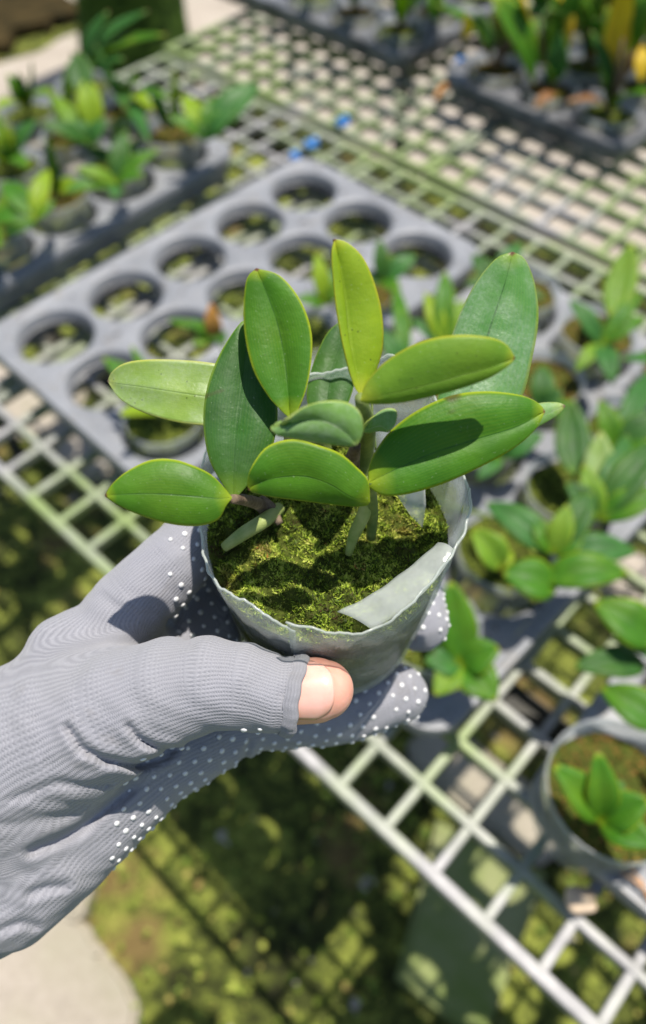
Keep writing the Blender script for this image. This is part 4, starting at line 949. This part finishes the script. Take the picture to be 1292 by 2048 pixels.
def palm_side(name, p, px, py, n):
    # the printed palm face: the side turned to the pot, below the seam
    seamx = 338 + (py - 1100) * -.02
    if name in ('index', 'palm') and 1060 < py < 1330 and px > seamx: return True
    if name == 'ulnar' and px > 480: return True
    if name == 'middle': return True
    if name in ('ulnar', 'palm', 'thumb'):
        # heel edge: below a line that runs under the thumb
        line = 1555 - (px - 200) * .36
        if px < 235: line = 1590 + (235 - px) * 3
        if name == 'thumb': return n[1] < -.75 and py > line and px < 560
        return py > line - 18 and px > 222 and (n[1] < .35)
    return False
DV, DF = dots()       # the printed dots belong to the glove's own surface
n0 = len(GV); gl = mesh_from('glove', np.vstack([GV, DV]), [tuple(f) for f in GF] + [tuple(n0 + k for k in f) for f in DF], [M['knit'], M['dot']], person, True,
                            [0] * len(GF) + [1] * len(DF), None, {'rib': np.r_[GR, np.zeros(len(DV))], 'row': np.r_[GS, np.zeros(len(DV))]})
# rolled hem at the thumb opening
def hem():
    b = MB(); e2 = np.array([0, 0, -1.0]); e2 = e2 - (e2 @ THN) * THN; e2 /= np.linalg.norm(e2); e1 = np.cross(THN, e2); V = []; n = 72; K = 10
    rows = [(-.0035, .0121), (-.0022, .0126), (-.0010, .0130), (.0002, .0129), (.0010, .0124), (.0012, .0117), (.0004, .0112), (-.001, .0109), (-.003, .0107)]
    for s, r in rows:
        for q in range(n):
            th = 2 * math.pi * q / n; wv = .0005 * math.sin(3 * th + 1) + .0002 * math.sin(11 * th); rr = r + .00018 * math.sin(24 * th) * (1 if r > .0115 else 0)
            p = TH0 + THN * (s + wv + .0012 * math.cos(th + .5)) + rr * (math.cos(th) * e1 + math.sin(th) * e2); V.append(to_world(p[None])[0] - HB)
    b.add(V, [(k * n + q, k * n + (q + 1) % n, (k + 1) * n + (q + 1) % n, (k + 1) * n + q) for k in range(len(rows) - 1) for q in range(n)])
    o = mesh_from('hem', b.V, b.F, M['knit'], gl, True, None, None, {'rib': [.35 * q for _ in rows for q in range(n)], 'row': [s for s, r in rows for q in range(n)]})
hem()
# ---- bare thumb (continuous with the hand inside the glove)
def skin_mat():
    t = NT('skin'); n1 = t.noise(90, 3); n2 = t.noise(700, 3)
    c = t.ramp(n1, [(.3, (.66, .31, .23)), (.7, (.79, .44, .34))]); t.set(c, .42, .4)
    t.b.inputs['Subsurface Weight'].default_value = .35; t.b.inputs['Subsurface Radius'].default_value = (.004, .0015, .0008); t.b.inputs['Subsurface Scale'].default_value = 1
    t.bump(n2, .25, .0003); return t.m
M['skin'] = skin_mat()
def nail_mat():
    t = NT('nail'); t.set(t.ramp(t.noise(120, 3), [(.3, (.72, .38, .30)), (.7, (.84, .50, .41))]), .2, .6); t.b.inputs['Subsurface Weight'].default_value = .3; t.b.inputs['Subsurface Radius'].default_value = (.003, .0012, .0008)
    t.b.inputs['Coat Weight'].default_value = .3; return t.m
M['nail'] = nail_mat()
TIP = np.array([np.r_[cs(520, 1384, .2398), .0100], np.r_[cs(590, 1383, .2400), .0100], np.r_[cs(630, 1380, .2402), .0101], np.r_[cs(648, 1379, .2410), .0092]])
def skin_f(P):
    f = chain_d(P, TIP); 
    # the nail side (towards the camera) is flatter
    hand = glove_f(P, .0022); hand = np.where((P - TH0) @ THN > -.012, .003, hand)
    f = smin(f, hand, .002); f = np.maximum(f, .0016 - pot_sdf(P) - .0012); return f
lo = np.array([-.163, -.165, .222]); hi = np.array([.045, .03, .345])
V, Fq = surface_nets(skin_f, lo, hi, .0021)
lo2 = np.array([-.022, -.075, .224]); hi2 = np.array([.016, -.035, .256])
V2, F2 = surface_nets(lambda P: np.maximum(chain_d(P, TIP), -((P - TIP[0, :3]) @ THN) + .002), lo2, hi2, .0007)
keep = ((V - TH0) @ THN) < -.004; kf = keep[Fq].all(1)
body = mesh_from('body', np.vstack([to_world(V), to_world(V2)]) - HB, np.vstack([Fq[kf], F2 + len(V)]), M['skin'], person)
def nail():
    V = []; n, m = 18, 16; ax = (TIP[2, :3] - TIP[1, :3]); ax /= np.linalg.norm(ax); e2 = np.array([.0, .22, -1.0]); e2 -= (e2 @ ax) * ax; e2 /= np.linalg.norm(e2); e1 = np.cross(ax, e2)
    c0 = cs(586, 1383, .24)
    for k in range(n):
        s = k / (n - 1)
        for q in range(m):
            u = (q / (m - 1) - .5) * 2; sl = .0125 * s - .0052 * abs(u) ** 2.8 * s; th = u * math.radians(61) * (1 - .12 * (1 - s))
            r = .0103 + .0002 * s - .0011 * max(0, s - .8) / .2 * 0
            r2 = r * (1 - .05 * math.cos(th)) if 0 else r
            drop = .0007 * max(0, (s - .75) / .25) ** 2
            V.append(to_world((c0 + ax * sl + (r2 - drop) * (math.sin(th) * e1 * .97 + math.cos(th) * e2))[None])[0] - HB)
    Fc = [(k * m + q, k * m + q + 1, (k + 1) * m + q + 1, (k + 1) * m + q) for k in range(n - 1) for q in range(m - 1)]
    o = mesh_from('thumbnail', V, Fc, M['nail'], body); sd = o.modifiers.new('t', 'SOLIDIFY'); sd.thickness = .0004; sd.offset = 0
nail()
# sleeve of the arm beyond the frame
b = MB(); P = [to_world(cs(px, py, d)[None])[0] - HB for px, py, d in ((-60, 1620, .268), (-300, 1790, .272), (-700, 2050, .29), (-1300, 2400, .33))]
b.tube([tuple(p) for p in P], [.030, .034, .042, .052], 28); b.build('arm_sleeve', M['knit'], person, True)
